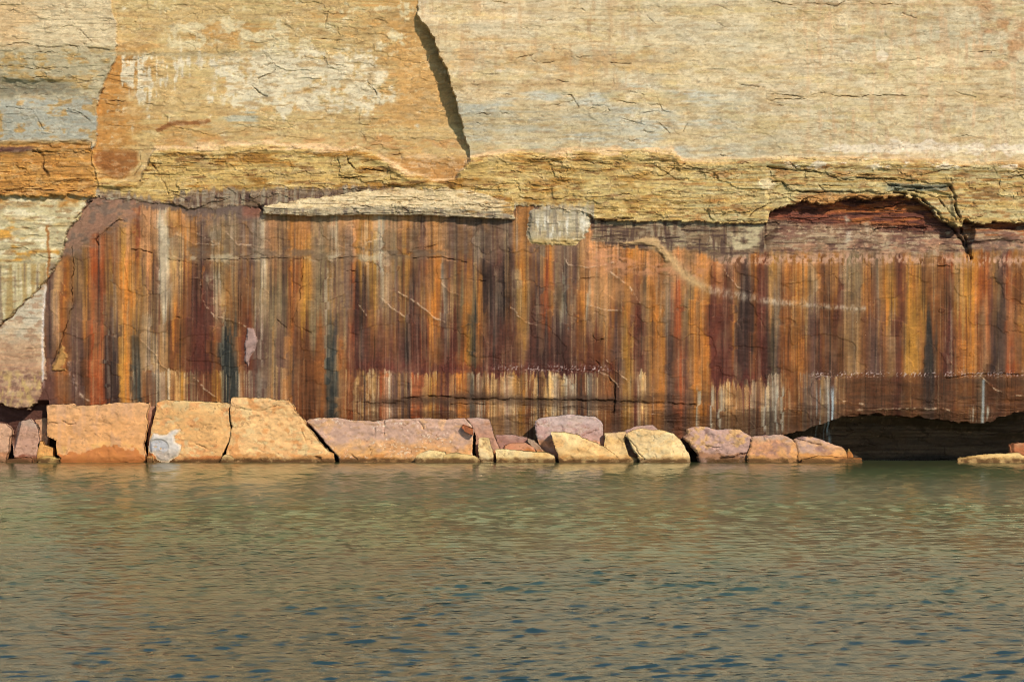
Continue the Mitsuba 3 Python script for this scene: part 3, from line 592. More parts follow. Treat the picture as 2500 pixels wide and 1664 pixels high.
P.mix((176, 104, 58), az * S(2345, 2375, U) * (1 - S(575, 592, V)) * S(-0.4, 0.3, hb) * 0.8)
P.mix((104, 88, 84), az * S(2345, 2375, U) * S(578, 596, V) * 0.7)
P.mix((186, 112, 58), up * S(0.05, 0.4, f2(U / 60, V / 6, 3, 11)) * S(2000, 2060, U + 30 * mot) * (1 - S(535, 565, V)) * 0.8)
P.mix((124, 88, 74), az * S(-0.1, 0.5, f2(U / 44, V / 16, 4, 12)) * S(535, 570, V) * 0.8)
P.mix((186, 140, 108), az * S(570, 612, V + 16 * mot) * S(-0.3, 0.4, f2(U / 18, V / 12, 4, 14)) * 0.8)
P.mix((54, 34, 32), az * S(0.30, 0.5, f2(U / 70, V / 4, 3, 13)) * 0.6)  # shadow lines between the strata, put into the colour
P.mix((190, 168, 136), az * S(0.25, 0.5, f2(U / 26, V / 6, 4, 15)) * S(535, 560, V) * 0.7)
P.mix((200, 190, 170), az * np.exp(-((us - 2072) / 6) ** 2) * S(505, 520, V) * (1 - S(585, 605, V)) * S(-.4, .3, mot) * 0.75)
P.mix((190, 176, 152), az * np.exp(-((us - 2118) / 10) ** 2) * S(530, 545, V) * (1 - S(560, 640, V)) * S(-.2, .3, mot) * 0.6)
pk = wallm * np.exp(-((Vw - np.interp(U, [1720, 1900, 2100, 2500], [640, 632, 632, 636])) / 13) ** 2) * S(1720, 1780, U)
P.mix((214, 168, 140), pk * S(-0.35, 0.35, f2(U / 5, V / 12, 3, 42)) * 0.8)
P.mix((232, 214, 190), swoosh * wallm * S(1620, 1760, U) * S(-0.9, 0.8, f2(U / 4, V / 14, 3, 44)) * 0.62)
P.mix((204, 168, 120), np.maximum(swoosh * (1 - S(1690, 1760, U)), sand_low) * wallm * 0.9)
P.mix((216, 190, 160), ridge * wallm * 0.7 * S(-0.6, 0.2, f2(U / 8, V / 8, 2, 45)))  # sunlit plate edges painted pale
# small pale specks along the bleached lines
sp = S(0.62, 0.85, n2(U / 2.6, V / 2.6, 47)) * np.exp(-((V - np.interp(U, [1250, 1500, 1980, 2100, 2500], [898, 900, 914, 914, 912])) / 8) ** 2) * np.interp(U, [1180, 1260, 1480, 1500, 1960, 2000, 2500], [0, .8, .8, 0, 0, .9, .7])
P.mix((214, 190, 186), sp * wallm)
# buttresses at the left
bu = S(-0.6, 0.8, PD['buttress']) * below
P.mix((206, 192, 150), bu)
P.mix((232, 220, 188), bu * S(0.1, 0.5, mot + 0.3 * hb) * 0.7)
P.mix((206, 146, 60), bu * S(-0.05, 0.45, f2(U / 50, V / 22, 3, 51) + 0.3 * S(110, 40, U)) * S(520, 560, V) * (1 - S(635, 642, V)) * 0.85)
P.mix((190, 122, 50), bu * (1 - S(0, 40, Vw - 470 + 22 * mot)) * 0.8)
P.mix((176, 160, 126), bu * S(-0.1, 0.5, f2(U / 22, V / 10, 4, 29)) * 0.7)
P.mix((150, 112, 70), bu * S(0.3, 0.6, f2(U / 30, V / 7, 4, 31)) * 0.6)
P.mix((170, 140, 86), bu * S(642, 650, Vw) * S(-0.3, 0.4, f2(U / 9, V / 200, 2, 54)) * 0.75)
P.mix((132, 112, 92), bu * S(642, 650, Vw) * S(0.0, 0.5, f2(U / 12, V / 200, 2, 59)) * 0.8)
P.mix((160, 100, 50), bu * S(-1, 3, 4 - np.abs(Uw - 120)) * S(540, 560, V) * 0.8)
b1m = S(-0.6, 0.8, PD['buttress_001']) * below
P.mix((198, 176, 146), b1m)
P.mix((186, 148, 116), b1m * S(800, 860, V + 20 * mot) * 0.8)
P.mix((206, 178, 142), b1m * S(0.0, 0.5, mot) * 0.6)
P.mix((204, 194, 172), b1m * (1 - S(760, 840, V + 30 * mot)) * 0.7)
P.mix((176, 160, 136), b1m * (1 - S(740, 800, V)) * S(0.0, 0.5, f2(U / 10, V / 150, 2, 35)) * 0.7)
P.mix((164, 124, 94), b1m * S(0.2, 0.5, f2(U / 24, V / 9, 4, 28)) * 0.6)
P.mix((192, 146, 112), b1m * S(820, 870, V) * S(-0.2, .4, hb) * 0.7)
P.mix((128, 94, 80), b1m * S(880, 915, Vw) * S(-0.4, 0.6, f2(U / 14, V / 10, 4, 62)) * 0.8)
P.mix((206, 176, 110), b1m * S(895, 925, V) * S(0.0, 0.6, f2(U / 12, V / 26, 4, 63)) * 0.7)
wl = np.exp(-((U - np.interp(V, [690, 760, 850, 950], [112, 106, 104, 106]) - 1.2 * f2(U * 0, V / 12, 2, 5)) / 3.0) ** 2) * S(692, 700, V) * (1 - S(930, 960, V))
P.mix((226, 216, 206), wl * 0.9)
P.mix((96, 70, 62), lowleft * 0.9)
P.mix((156, 130, 116), lowleft * S(0.0, 0.5, mot) * 0.8)
# hanging block, plate, wedge
hbk = S(-0.6, 0.8, PD['hanging_block'])
P.mix((190, 176, 146), hbk * S(500, 545, Vw + 22 * vd))
P.mix((236, 230, 214), hbk * S(0.05, 0.5, f2(U / 8, V / 45, 3, 26)) * S(518, 550, V + 14 * mot) * 0.85)
P.mix((178, 150, 108), hbk * S(0.0, 0.6, f2(U / 26, V / 22, 3, 33)) * 0.5)
P.mix((140, 128, 110), hbk * S(0.1, 0.5, f2(U / 8, V / 60, 3, 30)) * 0.75)
P.mix((196, 162, 96), hbk * S(578, 592, Vw) * 0.7)
P.mix((168, 140, 132), S(-0.6, 1, PD['rock_plate']) * 0.95)
P.mix((188, 142, 82), S(-0.6, 3, PD['wedge']) * S(-.3, .3, mot) * 0.9)
lil = wallm * S(-2, 14, dist_poly(Uw, Vw, [(165, 868), (176, 900), (196, 958), (215, 978), (196, 975), (168, 930), (160, 900)], True))
P.mix((186, 156, 144), lil * S(-0.3, 0.3, f2(U / 5, V / 5, 2, 36)) * 0.85)
P.mix((104, 62, 50), wallm * (1 - S(105, 175, U + 10 * mot)) * S(900, 925, V) * 0.6)
# cave rock
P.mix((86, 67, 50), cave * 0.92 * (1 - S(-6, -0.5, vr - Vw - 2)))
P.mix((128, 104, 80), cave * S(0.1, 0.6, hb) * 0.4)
drip = S(0.0, 0.5, f2(U / 3, V / 100, 2, 40) + 0.1) * np.maximum(np.exp(-((U - 2033) / 11) ** 2), np.exp(-((U - 1999) / 5) ** 2)) * S(930, 960, V)
drip = np.maximum(drip, 0.8 * np.exp(-((U - 2400) / 3.5) ** 2) * S(922, 930, V) * (1 - S(1030, 1040, V)))
P.mix((176, 196, 204), drip * 0.85)
drip = S(-0.1, 0.4, f2(U / 3, V / 50, 2, 43)) * (np.exp(-((U - 2385) / 14) ** 2) + np.exp(-((U - 2410) / 8) ** 2)) * S(985, 1000, V) * (1 - S(1026, 1034, V))
P.mix((190, 188, 172), drip * 0.8)
for u0, w0 in ((1712, 3), (1740, 3), (1898, 3), (1915, 3), (1870, 4), (1760, 4)):
    P.mix((190, 186, 166), wallm * 0.7 * np.exp(-((us - u0) / w0) ** 2) * S(930, 960, V) * (1 - S(1045, 1060, V)))
P.mix((58, 50, 40), (1 - S(0.05, 0.35, Z + 0.1 * mot)) * 0.8)      # wet, algae-dark foot
# weathering everywhere: grain; then crack shade painted as thin dark seams between beds
chip = (above + inband + shelf * 0.5) * S(0.22, 0.32, f2(U / 20, V / 8, 4, 57))
P.mix((236, 220, 184), 0.22 * chip)
chip = (above * 0.7 + inband) * S(0.26, 0.36, f2(U / 15, V / 5, 4, 59))
P.mix((136, 100, 62), 0.28 * chip)
P.mix((128, 98, 68), 0.18 * pits * (above + inband))
P.mix((190, 150, 108), above * right * S(0.2, 0.6, f2(U / 10, V / 70, 3, 46)) * (1 - S(1500, 1700, U)) * (1 - S(190, 240, V)) * 0.35)
P.gain(1 + (0.05 + 0.03 * (1 - above)) * f2(U / 3.2, V / 2.6, 3, 50) + 0.018 * hb * (1 - wallm) + 0.05 * mot + 0.04 * f2(U / 8, V / 7, 3, 61))
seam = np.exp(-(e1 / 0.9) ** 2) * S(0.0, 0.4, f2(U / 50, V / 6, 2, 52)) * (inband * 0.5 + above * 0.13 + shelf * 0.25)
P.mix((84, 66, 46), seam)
P.mix((70, 56, 42), groove * 0.45 * (1 - 0.4 * wallm))  # shade inside cracks and fractures, put into the colour
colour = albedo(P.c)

# weather the relief a little, then place
Dg = D.reshape(NZ, NX)
Y = (WALL - Dg).astype(np.float32)
topback = np.maximum(gz - 54.0, 0)[:, None]
Y = Y + topback * 9.0                                        # the brink, rounding back to the plateau
Zg = Z.reshape(NZ, NX) - topback * 0.75
verts = np.stack([X.reshape(NZ, NX), Y, Zg], -1).reshape(-1, 3)
I = np.arange(NX * NZ).reshape(NZ, NX)
a, b, c, d = I[:-1, :-1], I[:-1, 1:], I[1:, 1:], I[1:, :-1]

kind = np.zeros(len(U), np.int8)                             # which rock mass each point belongs to
names = ['weathered_face', 'rock_slab', 'weathered_face_001', 'layered_ledge', 'stained_wall', 'sandy_shelf', 'arched_alcove', 'sea_cave', 'buttress', 'buttress_001', 'hanging_block', 'rock_plate', 'layered_ledge_001', 'layered_ledge_002', 'layered_ledge_003', 'layered_ledge_004']
kind[slab > 0.5] = 1
kind[ul > 0.5] = 2
kind[inband > 0.5] = 3
for k_, (ua, ub) in enumerate(((-9999, 226), (1148, 1655), (1655, 2330), (2330, 9999))):
    kind[(inband > 0.5) & (Uw > ua) & (Uw <= ub)] = 12 + k_
kind[wallm > 0.5] = 4
kind[(shelf > 0.5)] = 5
kind[(az > 0.5) & (U > 1868)] = 6
kind[cave > 0.5] = 7
kind[bu > 0.5] = 8
kind[b1m > 0.5] = 9
kind[hbk > 0.5] = 10
kind[PD['rock_plate'] > 0] = 11
kq = kind[a.ravel()]
quads = np.stack([a.ravel(), b.ravel(), c.ravel(), d.ravel()], 1)
part_labels = {
    'weathered_face': 'pale buff block of the upper cliff right of the long dark crack', 'rock_slab': 'ochre slab with white bloom left of the long dark crack',
    'weathered_face_001': 'grey and buff bedded block at the upper left edge', 'layered_ledge': 'yellow-brown ledge below the long dark crack, above the sandy shelf', 'layered_ledge_001': 'orange-brown ledge at the left edge', 'layered_ledge_002': 'yellow ledge above the white-streaked hanging block', 'layered_ledge_003': 'pale olive ledge forming the broken arch', 'layered_ledge_004': 'pale ledge right of the deep jagged crack',
    'stained_wall': 'smooth wall streaked orange, brown, black and white', 'sandy_shelf': 'narrow shelf heaped with pale sand', 'arched_alcove': 'maroon hollow under the broken arch',
    'sea_cave': 'dark undercut at the waterline', 'buttress': 'cream block with orange stains at the left edge', 'buttress_001': 'rosy grey block at the left above the boulders',
    'hanging_block': 'white-streaked block hanging under the ledge', 'rock_plate': 'small lilac plate on the stained wall'}
for k, name in enumerate(names):
    q = quads[kq == k]
    if not len(q):
        continue
    used, inv = np.unique(q, return_inverse=True)
    q = inv.reshape(q.shape)
    t = np.vstack([q[:, [0, 1, 2]], q[:, [0, 2, 3]]])
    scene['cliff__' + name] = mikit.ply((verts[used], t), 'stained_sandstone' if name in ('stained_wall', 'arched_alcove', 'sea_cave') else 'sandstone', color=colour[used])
    labels['cliff__' + name] = {'label': part_labels[name]}
labels['cliff'] = {'label': 'layered sandstone cliff rising from the lake, its lower wall streaked with mineral stains', 'kind': 'structure'}

# ------------------------------------------------------------------ boulders along the foot
BED = -1.0
rock_count = {}


def number(name):
    rock_count[name] = rock_count.get(name, 0) + 1
    n = rock_count[name] - 1
    return name if n == 0 else f'{name}_{n:03d}'


def crop(x0, y0, s):
    return lambda pts: [(x0 + x * s, y0 + y * s) for x, y in pts]


def boulder(name, label, outline, y, paint, depth=1.2, r=0.10, tilt=(0, 0), facets=(), seed=0, rough=0.05, cracks=(), group='boulders along the foot of the cliff', scar=None, floor=True, category='boulder', sub=None):
    o = np.array(outline, float)
    y += 48.8
    r *= 0.62
    sub = floor if sub is None else sub
    x, z = at(o[:, 0], o[:, 1], y)
    if sub:
        z = np.where(o[:, 1] > 1121, BED - 0.03, z)
    ring = shapely.Polygon(np.stack([x, z], 1)).buffer(0)
    if ring.geom_type != 'Polygon':
        ring = max(ring.geoms, key=lambda g: g.area)
    ring = ring.buffer(-0.03).buffer(0.03)
    if ring.geom_type != 'Polygon':
        ring = max(ring.geoms, key=lambda g: g.area)
    n = max(24, int(ring.exterior.length / 0.028))
    b = np.array([ring.exterior.interpolate(t, normalized=True).coords[0] for t in np.arange(n) / n])
    rng = np.random.default_rng(seed + 100)
    nrm = np.stack([np.roll(b, -1, 0)[:, 1] - np.roll(b, 1, 0)[:, 1], -(np.roll(b, -1, 0)[:, 0] - np.roll(b, 1, 0)[:, 0])], 1)
    nrm /= np.linalg.norm(nrm, axis=1, keepdims=True) + 1e-9
    b = b + nrm * (0.035 * f2(b[:, 0] * 2.2 + seed, b[:, 1] * 2.2, 3, seed) + 0.012 * f2(b[:, 0] * 11, b[:, 1] * 11, 2, seed + 3))[:, None]
    ring = shapely.Polygon(b).buffer(0)
    if ring.geom_type != 'Polygon':
        ring = max(ring.geoms, key=lambda g: g.area)
        b = np.array(ring.exterior.coords)[:-1]
    lo, hi = b.min(0), b.max(0)
    g = np.stack(np.meshgrid(np.arange(lo[0], hi[0], 0.03), np.arange(max(lo[1], -0.25), hi[1], 0.03)), -1).reshape(-1, 2)
    if lo[1] < -0.25:
        g = np.vstack([g, np.stack(np.meshgrid(np.arange(lo[0], hi[0], 0.15), np.arange(lo[1], -0.25, 0.15)), -1).reshape(-1, 2)])
    g = g + rng.uniform(-0.008, 0.008, g.shape)
    pu = dist_poly(g[:, 0].astype(np.float32), g[:, 1].astype(np.float32), b, True, margin=30)
    g, dd = g[pu > 0.02], pu[pu > 0.02]
    p = np.vstack([b, g])
    dd = np.concatenate([np.zeros(len(b)), dd])
    tri = Delaunay(p).simplices
    cen = p[tri].mean(1)
    tri = tri[shapely.contains_xy(ring, cen[:, 0], cen[:, 1])]
    e1_, e2_ = p[tri[:, 1]] - p[tri[:, 0]], p[tri[:, 2]] - p[tri[:, 0]]
    flip = e1_[:, 0] * e2_[:, 1] - e1_[:, 1] * e2_[:, 0] < 0
    tri[flip] = tri[flip][:, ::-1]

    def front(p, dd):
        px, pz = p[:, 0], p[:, 1]
        k = np.clip(1 - dd / r, 0, 1)
        f = r * (1 - np.sqrt(np.maximum(1 - k * k, 0)))
        cx, cz = (lo + hi) / 2
        f = f + tilt[0] * (px - cx) + tilt[1] * (pz - np.maximum(cz, 0.4))
        u_, v_ = px * FOC / y + 1250, HOR - (pz - EYE) * FOC / y
        uw, vw_ = u_ + 2.5 * f2(u_ / 14, v_ / 14, 2, seed + 1), v_ + 2.5 * f2(u_ / 14, v_ / 14, 2, seed + 2)
        for fu, fv, sx, sz in facets:
            fx, fz = at(fu, fv, y)
            f = np.maximum(f, sx * (px - fx) + sz * (pz - fz) + 0.03 * f2(px * 3, pz * 3, 2, seed + 8))
        inner = S(0, 0.12, dd)
        f = f - rough * (0.55 * f2(px * 1.1 + seed, pz * 1.1, 2, seed + 4) - 0.5 * np.abs(f2(px * 2.1, pz * 2.4 + seed, 3, seed + 5)) + 0.05 * f2(px * 8, pz * 8, 3, seed + 6)) * (0.35 + 0.65 * inner)
        f = f - 0.28 * rough * S(-0.015, 0.015, f2(px * 2.3 + seed, pz * 3.4, 3, seed + 9) - 0.3) * inner
        bw = v_ / 7.0 + 0.5 * f2(u_ / 60, v_ / 20, 2, seed + 13)
        f = f + 0.012 * (n2(u_ / 40 + cell(np.floor(bw), 3, seed) * 50, np.floor(bw) * 2.7, seed + 15) - 0.5) * inner + 0.003 * f2(px * 17, pz * 22, 2, seed + 19)
        f = f + 0.022 * S(0.38, 0.42, f2(px * 1.7 + 5, pz * 2.2, 3, seed + 27)) * inner
        f = f + 0.022 * np.exp(-(f2(u_ / 34 + seed, v_ / 15, 3, seed + 37) / 0.035) ** 2) * S(0.1, 0.4, f2(u_ / 26, v_ / 20, 2, seed + 39)) * inner
        for pts, w, dep in cracks:
            q = dist_poly(np.asarray(uw, np.float32), np.asarray(vw_, np.float32), pts, margin=20)
            f = f + dep * np.exp(-(q / w) ** 2)
        return y + f, u_, v_

    fy, fu, fv = front(p, dd)
    col = paint(fu.astype(np.float32), fv.astype(np.float32), dd.astype(np.float32), seed, (fy - y).astype(np.float32))
    col = albedo(col)
    nb = len(b)
    V3 = [np.stack([p[:, 0], fy, p[:, 1]], 1)]
    CC = [col]
    F = [tri]
    cen = b.mean(0)
    rings = 5
    prev = np.arange(nb)
    base = len(p)
    for k in range(1, rings + 1):
        t = k / rings
        q = cen + (b - cen) * (1 - 0.10 * t * t) + nrm[:nb] * (0.02 * f2(b[:, 0] * 5 + k, b[:, 1] * 5, 2, seed + 7))[:, None] if len(nrm) == nb else cen + (b - cen) * (1 - 0.10 * t * t)
        q[:, 1] = np.maximum(q[:, 1], BED - 0.03) if sub else q[:, 1]
        V3.append(np.stack([q[:, 0], fy[:nb] * (1 - t) + (y + depth) * t, q[:, 1]], 1))
        CC.append(col[:nb] * (0.85 + 0.1 * rng.random((nb, 1))))
        cur = base + np.arange(nb)
        nx_, px_ = np.roll(cur, -1), np.roll(prev, -1)
        F.append(np.stack([prev, cur, nx_], 1))
        F.append(np.stack([prev, nx_, px_], 1))
        prev = cur
        base += nb
    bt = Delaunay(V3[-1][:, [0, 2]]).simplices
    bc = V3[-1][:, [0, 2]][bt].mean(1)
    bt = bt[shapely.contains_xy(shapely.Polygon(V3[-1][:, [0, 2]]).buffer(0), bc[:, 0], bc[:, 1])]
    F.append(bt + base - nb)
    key = number(name)
    mesh = (np.vstack(V3), np.vstack(F))
    scene[key] = mikit.ply(mesh, 'sandstone', smooth=True, color=np.vstack(CC).astype(np.float32))
    labels[key] = {'label': label, 'category': category}
    if group:
        labels[key]['group'] = group
    if scar:
        s = np.array(scar[1], float)
        sx, sz = at(s[:, 0], s[:, 1], y)
        sr = shapely.Polygon(np.stack([sx, sz], 1)).buffer(0)
        m = max(30, int(sr.exterior.length / 0.03))
        sb = np.array([sr.exterior.interpolate(t, normalized=True).coords[0] for t in np.arange(m) / m])
        sb += rng.normal(0, 0.008, sb.shape)
        sg = np.stack(np.meshgrid(np.arange(sx.min(), sx.max(), 0.03), np.arange(sz.min(), sz.max(), 0.03)), -1).reshape(-1, 2)
        sd_ = dist_poly(sg[:, 0].astype(np.float32), sg[:, 1].astype(np.float32), sb, True, margin=30)
        sp_ = np.vstack([sb, sg[sd_ > 0.015]])
        sd_ = np.concatenate([np.zeros(m), sd_[sd_ > 0.015]])
        st = Delaunay(sp_).simplices
        sc_ = sp_[st].mean(1)
        st = st[shapely.contains_xy(shapely.Polygon(sb).buffer(0), sc_[:, 0], sc_[:, 1])]
        dm = dist_poly(sp_[:, 0].astype(np.float32), sp_[:, 1].astype(np.float32), b, True, margin=30)
        sy, su_, sv_ = front(sp_, np.maximum(dm, 0))
        sy = sy - 0.012 - 0.05 * S(0, 0.10, sd_) * (1 - scar[3](su_, sv_)) - 0.01 * f2(sp_[:, 0] * 9, sp_[:, 1] * 9, 2, 4)
        front3 = np.stack([sp_[:, 0], sy, sp_[:, 1]], 1)
        rim = np.stack([sb[:, 0], sy[:m] + 0.05, sb[:, 1]], 1)
        i0 = np.arange(m)
        sf = np.vstack([st, np.stack([i0, i0 + len(sp_), np.roll(i0, -1) + len(sp_)], 1), np.stack([i0, np.roll(i0, -1) + len(sp_), np.roll(i0, -1)], 1)])
        sc3 = albedo(scar[2](su_, sv_, sd_))
        scene[key + '__' + scar[0]] = mikit.ply((np.vstack([front3, rim]), sf), 'sandstone', smooth=True, color=np.vstack([sc3, sc3[:m]]).astype(np.float32))
        labels[key + '__' + scar[0]] = {'label': 'fresh grey-white scar on the tan block'}
    return key


def stone(base, alt=None, top=None, top_v=1040, foot=(186, 116, 62), foot_v=1100, bleach=None, dark=None, foot_m=0.8, tone=1.0, specks=0):
    """Colours of one boulder: base stone, patches, weathered top, the stained strip above the water."""
    def paint(u, v, d, seed, relief):
        q = Paint(len(u))
        m1, m2, m3 = f2(u / 40 + seed, v / 22, 4, seed), f2(u / 12, v / 8 + seed, 3, seed + 5), f2(u / 70, v / 10, 3, seed + 11)
        q.mix(base, np.ones_like(u))
        if alt is not None:
            q.mix(alt, S(-0.15, 0.45, m1) * 0.8)
        if top is not None:
            q.mix(top, 1 - S(-22, 22, v - top_v + 26 * m1 + 8 * m2))
        if bleach is not None:
            q.mix(bleach, S(0.12, 0.4, m1 * 0.6 - 0.5 * m2) * 0.75)
        if dark is not None:
            q.mix(dark, S(0.2, 0.6, f2(u / 18, v / 14, 3, seed + 17)) * 0.65)
        if foot is not None:
            q.mix(foot, S(-3, 3, v - foot_v + 9 * f2(u / 30, v / 30, 4, seed + 21)) * foot_m)
        if specks:
            q.mix((240, 226, 210), specks * S(0.72, 0.85, n2(u / 4, v / 3.2, seed + 29)) * S(0.0, 0.4, m1 + 0.2))
        q.mix((124, 84, 52), 0.6 * np.exp(-(f2(u / 34 + seed, v / 15, 3, seed + 37) / 0.03) ** 2) * S(0.1, 0.4, f2(u / 26, v / 20, 2, seed + 39)) * S(0.02, 0.1, d))
        q.mix((140, 100, 66), 0.45 * S(0.76, 0.88, n2(u / 4.2, v / 3.4, seed + 41)) * S(0, .4, m1))
        q.mix((62, 46, 30), S(1118, 1124, v + 3 * m2) * 0.6)
        q.mix((92, 66, 40), S(1113, 1123, v + 4 * m2) * 0.75)
        q.c = q.c * np.array([1.0, 0.99, 0.96], np.float32)
        q.mix(np.array(base) * 0.82, S(0.25, 0.7, f2(u / 16, v / 7, 4, seed + 31)) * 0.5)
        q.mix(np.minimum(np.array(base) * 1.1, 245), S(0.2, 0.6, f2(u / 22, v / 18, 4, seed + 33)) * 0.4)
        q.gain(tone * (1 + 0.06 * m2 + 0.035 * f2(u / 3, v / 3, 2, seed + 23) + 0.03 * m3))
        return q.c
    return paint


c1, c2, c3, c4, c5, c6 = crop(0, 960, .1783), crop(360, 950, .2037), crop(720, 1000, .2122), crop(1180, 1000, .2292), crop(1640, 1000, .2122), crop(2040, 980, .1953)
ORANGE, AMBER, CREAM, BUFF, LILAC, PLUM, ROSE = (224, 166, 112), (226, 172, 100), (234, 208, 162), (228, 194, 142), (194, 170, 166), (164, 132, 126), (206, 156, 124)

# left end
boulder('boulder', 'rosy boulder cut by the left edge of the picture', c1([(-420, 420), (-40, 395), (60, 415), (150, 490), (155, 560), (130, 610), (120, 700), (112, 800), (90, 836), (60, 1000), (-420, 1000)]), 60.0,
        stone((196, 152, 124), (206, 166, 140), LILAC, 1035, (170, 110, 70)), 1.1, 0.10, (0.1, 0.15), [(12, 1050, 0.7, 0.4)], 1)
boulder('boulder', 'lilac-pink block with a shadowed left face beside the large orange block', c1([(235, 385), (400, 345), (480, 410), (525, 490), (530, 570), (548, 640), (525, 690), (522, 760), (500, 870), (505, 1000), (140, 1000), (190, 880), (165, 780), (122, 650), (150, 570), (200, 470)]), 60.0,
        stone((192, 150, 130), (202, 160, 140), (186, 160, 146), 1040, (120, 66, 46), 1110), 1.1, 0.08, (-0.10, 0.12), [(36, 1100, -2.2, 0.6), (55, 1030, -0.5, 0.9)], 2, cracks=[([(28, 1058), (45, 1040), (48, 1028)], 1.0, .05)])
boulder('boulder', 'small pinkish stone wedged left of the large orange block near its upper corner', c1([(478, 362), (560, 348), (650, 333), (655, 430), (640, 900), (520, 900), (545, 470), (510, 420)]), 60.25,
        stone((206, 160, 126), (190, 140, 112), None), 0.8, 0.05, (0, 0), [], 3, floor=False)
boulder('boulder', 'upright tan stone between the lilac-pink block and the large orange block', c1([(545, 660), (590, 648), (602, 700), (660, 718), (722, 742), (738, 870), (745, 1000), (495, 1000), (505, 860), (520, 760)]), 59.9,
        stone((222, 172, 104), (210, 150, 90), None, 0, (200, 140, 70), 1112), 0.8, 0.06, (0, 0.05), [], 4)
boulder('boulder', 'low pale yellow stone in the water in front of the upright tan stone', c1([(480, 1000), (495, 930), (530, 885), (640, 860), (740, 866), (810, 890), (838, 950), (840, 1000)]), 59.55,
        stone((218, 182, 112), (206, 160, 90), None, 0, (150, 110, 50), 1122), 0.7, 0.07, (0, 0.4), [], 5)
boulder('boulder', 'low reddish-brown stone at the water under the lilac-pink block', c1([(70, 1000), (95, 900), (200, 895), (300, 880), (430, 868), (460, 890), (480, 1000)]), 59.7,
        stone((150, 98, 72), (176, 122, 84), None, 0, (110, 66, 44), 1118), 0.7, 0.10, (0, 0.9), [], 6)


def orange_block(u, v, d, seed, relief):
    c = stone(ORANGE, (226, 172, 124), (220, 170, 126), 1010, None)(u, v, d, seed, relief)
    q = Paint(len(u))
    q.c = c
    q.mix((232, 182, 104), S(-0.1, 0.4, f2(u / 30, v / 18, 3, 8)) * S(1070, 1090, v) * 0.6)
    q.mix((206, 160, 128), S(0.1, 0.5, f2(u / 12, v / 40, 3, 9)) * 0.45)
    ln = np.interp(u, [140, 185, 215, 235, 255, 285, 300, 330, 350], [1107, 1105, 1102, 1094, 1086, 1085, 1093, 1094, 1112])
    q.mix((196, 118, 62), S(-1.5, 1.5, v - ln + 7 * f2(u / 9, v / 9, 3, 10)) * 0.8)
    q.mix((148, 88, 44), S(1112, 1128, v) * 0.6)
    return q.c


boulder('boulder', 'large orange block with a rust-brown tide line, widest of the row', c1([(632, 158), (760, 150), (980, 138), (1050, 160), (1180, 155), (1400, 150), (1560, 132), (1700, 118), (1850, 128), (2035, 128), (2045, 170), (2015, 250), (2010, 310), (2025, 380), (2020, 480), (1985, 600), (1965, 690),
        (1985, 770), (1998, 860), (2000, 1000), (832, 1000), (825, 890), (770, 840), (768, 650), (640, 590), (655, 440), (645, 330)]), 59.8, orange_block, 1.5, 0.06, (0.02, 0.04), [], 7, 0.045,
        cracks=[([(115, 1033), (130, 1031), (140, 1034)], 1.2, .06), ([(153, 1028), (168, 1036), (185, 1032)], 1.3, .07), ([(240, 1030), (260, 1032)], 1.0, .03)])
boulder('boulder', 'small mauve stone stuck in the gap right of the large orange block', c2([(12, 205), (95, 200), (108, 290), (60, 330), (40, 900), (0, 900), (0, 300)]), 60.3, stone((176, 134, 112), (160, 110, 90), None), 0.7, 0.05, (0, 0), [], 8, floor=False)

disc = lambda u, v: S(-1.5, 1.5, 1.0 * (24 - np.hypot((u - 386) / 1.08, (v - 1091) * 1.25)))


def scar_paint(u, v, d):
    q = Paint(len(u))
    q.mix((216, 206, 196), np.ones_like(u))
    q.mix((190, 188, 190), S(1, 4, 24 - np.hypot((u - 386) / 1.08, (v - 1091) * 1.25)) * (v > 1060))
    q.mix((188, 172, 156), S(1096, 1108, v + 6 * f2(u / 8, v / 8, 2, 3)))
    q.mix((232, 200, 158), (1 - S(0.01, 0.09, d)) * 0.7 + 0.6 * S(430, 440, u) * (v < 1080))
    q.gain(1 + 0.03 * f2(u / 4, v / 4, 3, 8))
    return q.c


boulder('boulder', 'tan block with a grey-white scar at its lower left', c2([(105, 165), (200, 130), (350, 135), (600, 145), (760, 150), (940, 155), (1000, 180), (980, 240), (990, 320), (1000, 420), (1010, 490), (985, 560), (960, 650), (930, 720), (900, 780), (850, 870), (840, 920), (0, 920), (5, 700), (10, 600), (60, 450), (80, 330), (100, 260)]), 59.8,
        stone((229, 178, 120), (218, 154, 102), (236, 200, 146), 985, (198, 116, 62), 1112, bleach=(232, 206, 158)), 1.4, 0.07, (-0.02, 0.05), [(372, 1040, -0.9, 0.0), (560, 1060, 0.25, 0)], 9, 0.05,
        cracks=[([(478, 1084), (495, 1090), (510, 1097)], 1.0, .06), ([(370, 1024), (420, 1022)], 1.2, .04)],
        scar=('rock_scar', c2([(8, 700), (15, 620), (50, 560), (66, 520), (130, 528), (160, 545), (235, 540), (262, 505), (330, 475), (395, 468), (402, 495), (352, 535), (322, 560), (338, 600), (330, 622), (372, 655), (408, 660), (402, 735), (368, 800), (300, 838), (262, 872), (190, 870), (120, 850), (95, 800), (60, 770), (20, 752)]), scar_paint, disc))
boulder('boulder', 'small yellow stone at the waterline below the grey-white scar', c2([(-10, 920), (-5, 800), (60, 788), (110, 840), (112, 920)]), 59.5, stone((214, 178, 118), (206, 160, 90), None), 0.5, 0.06, (0, .2), [], 10)
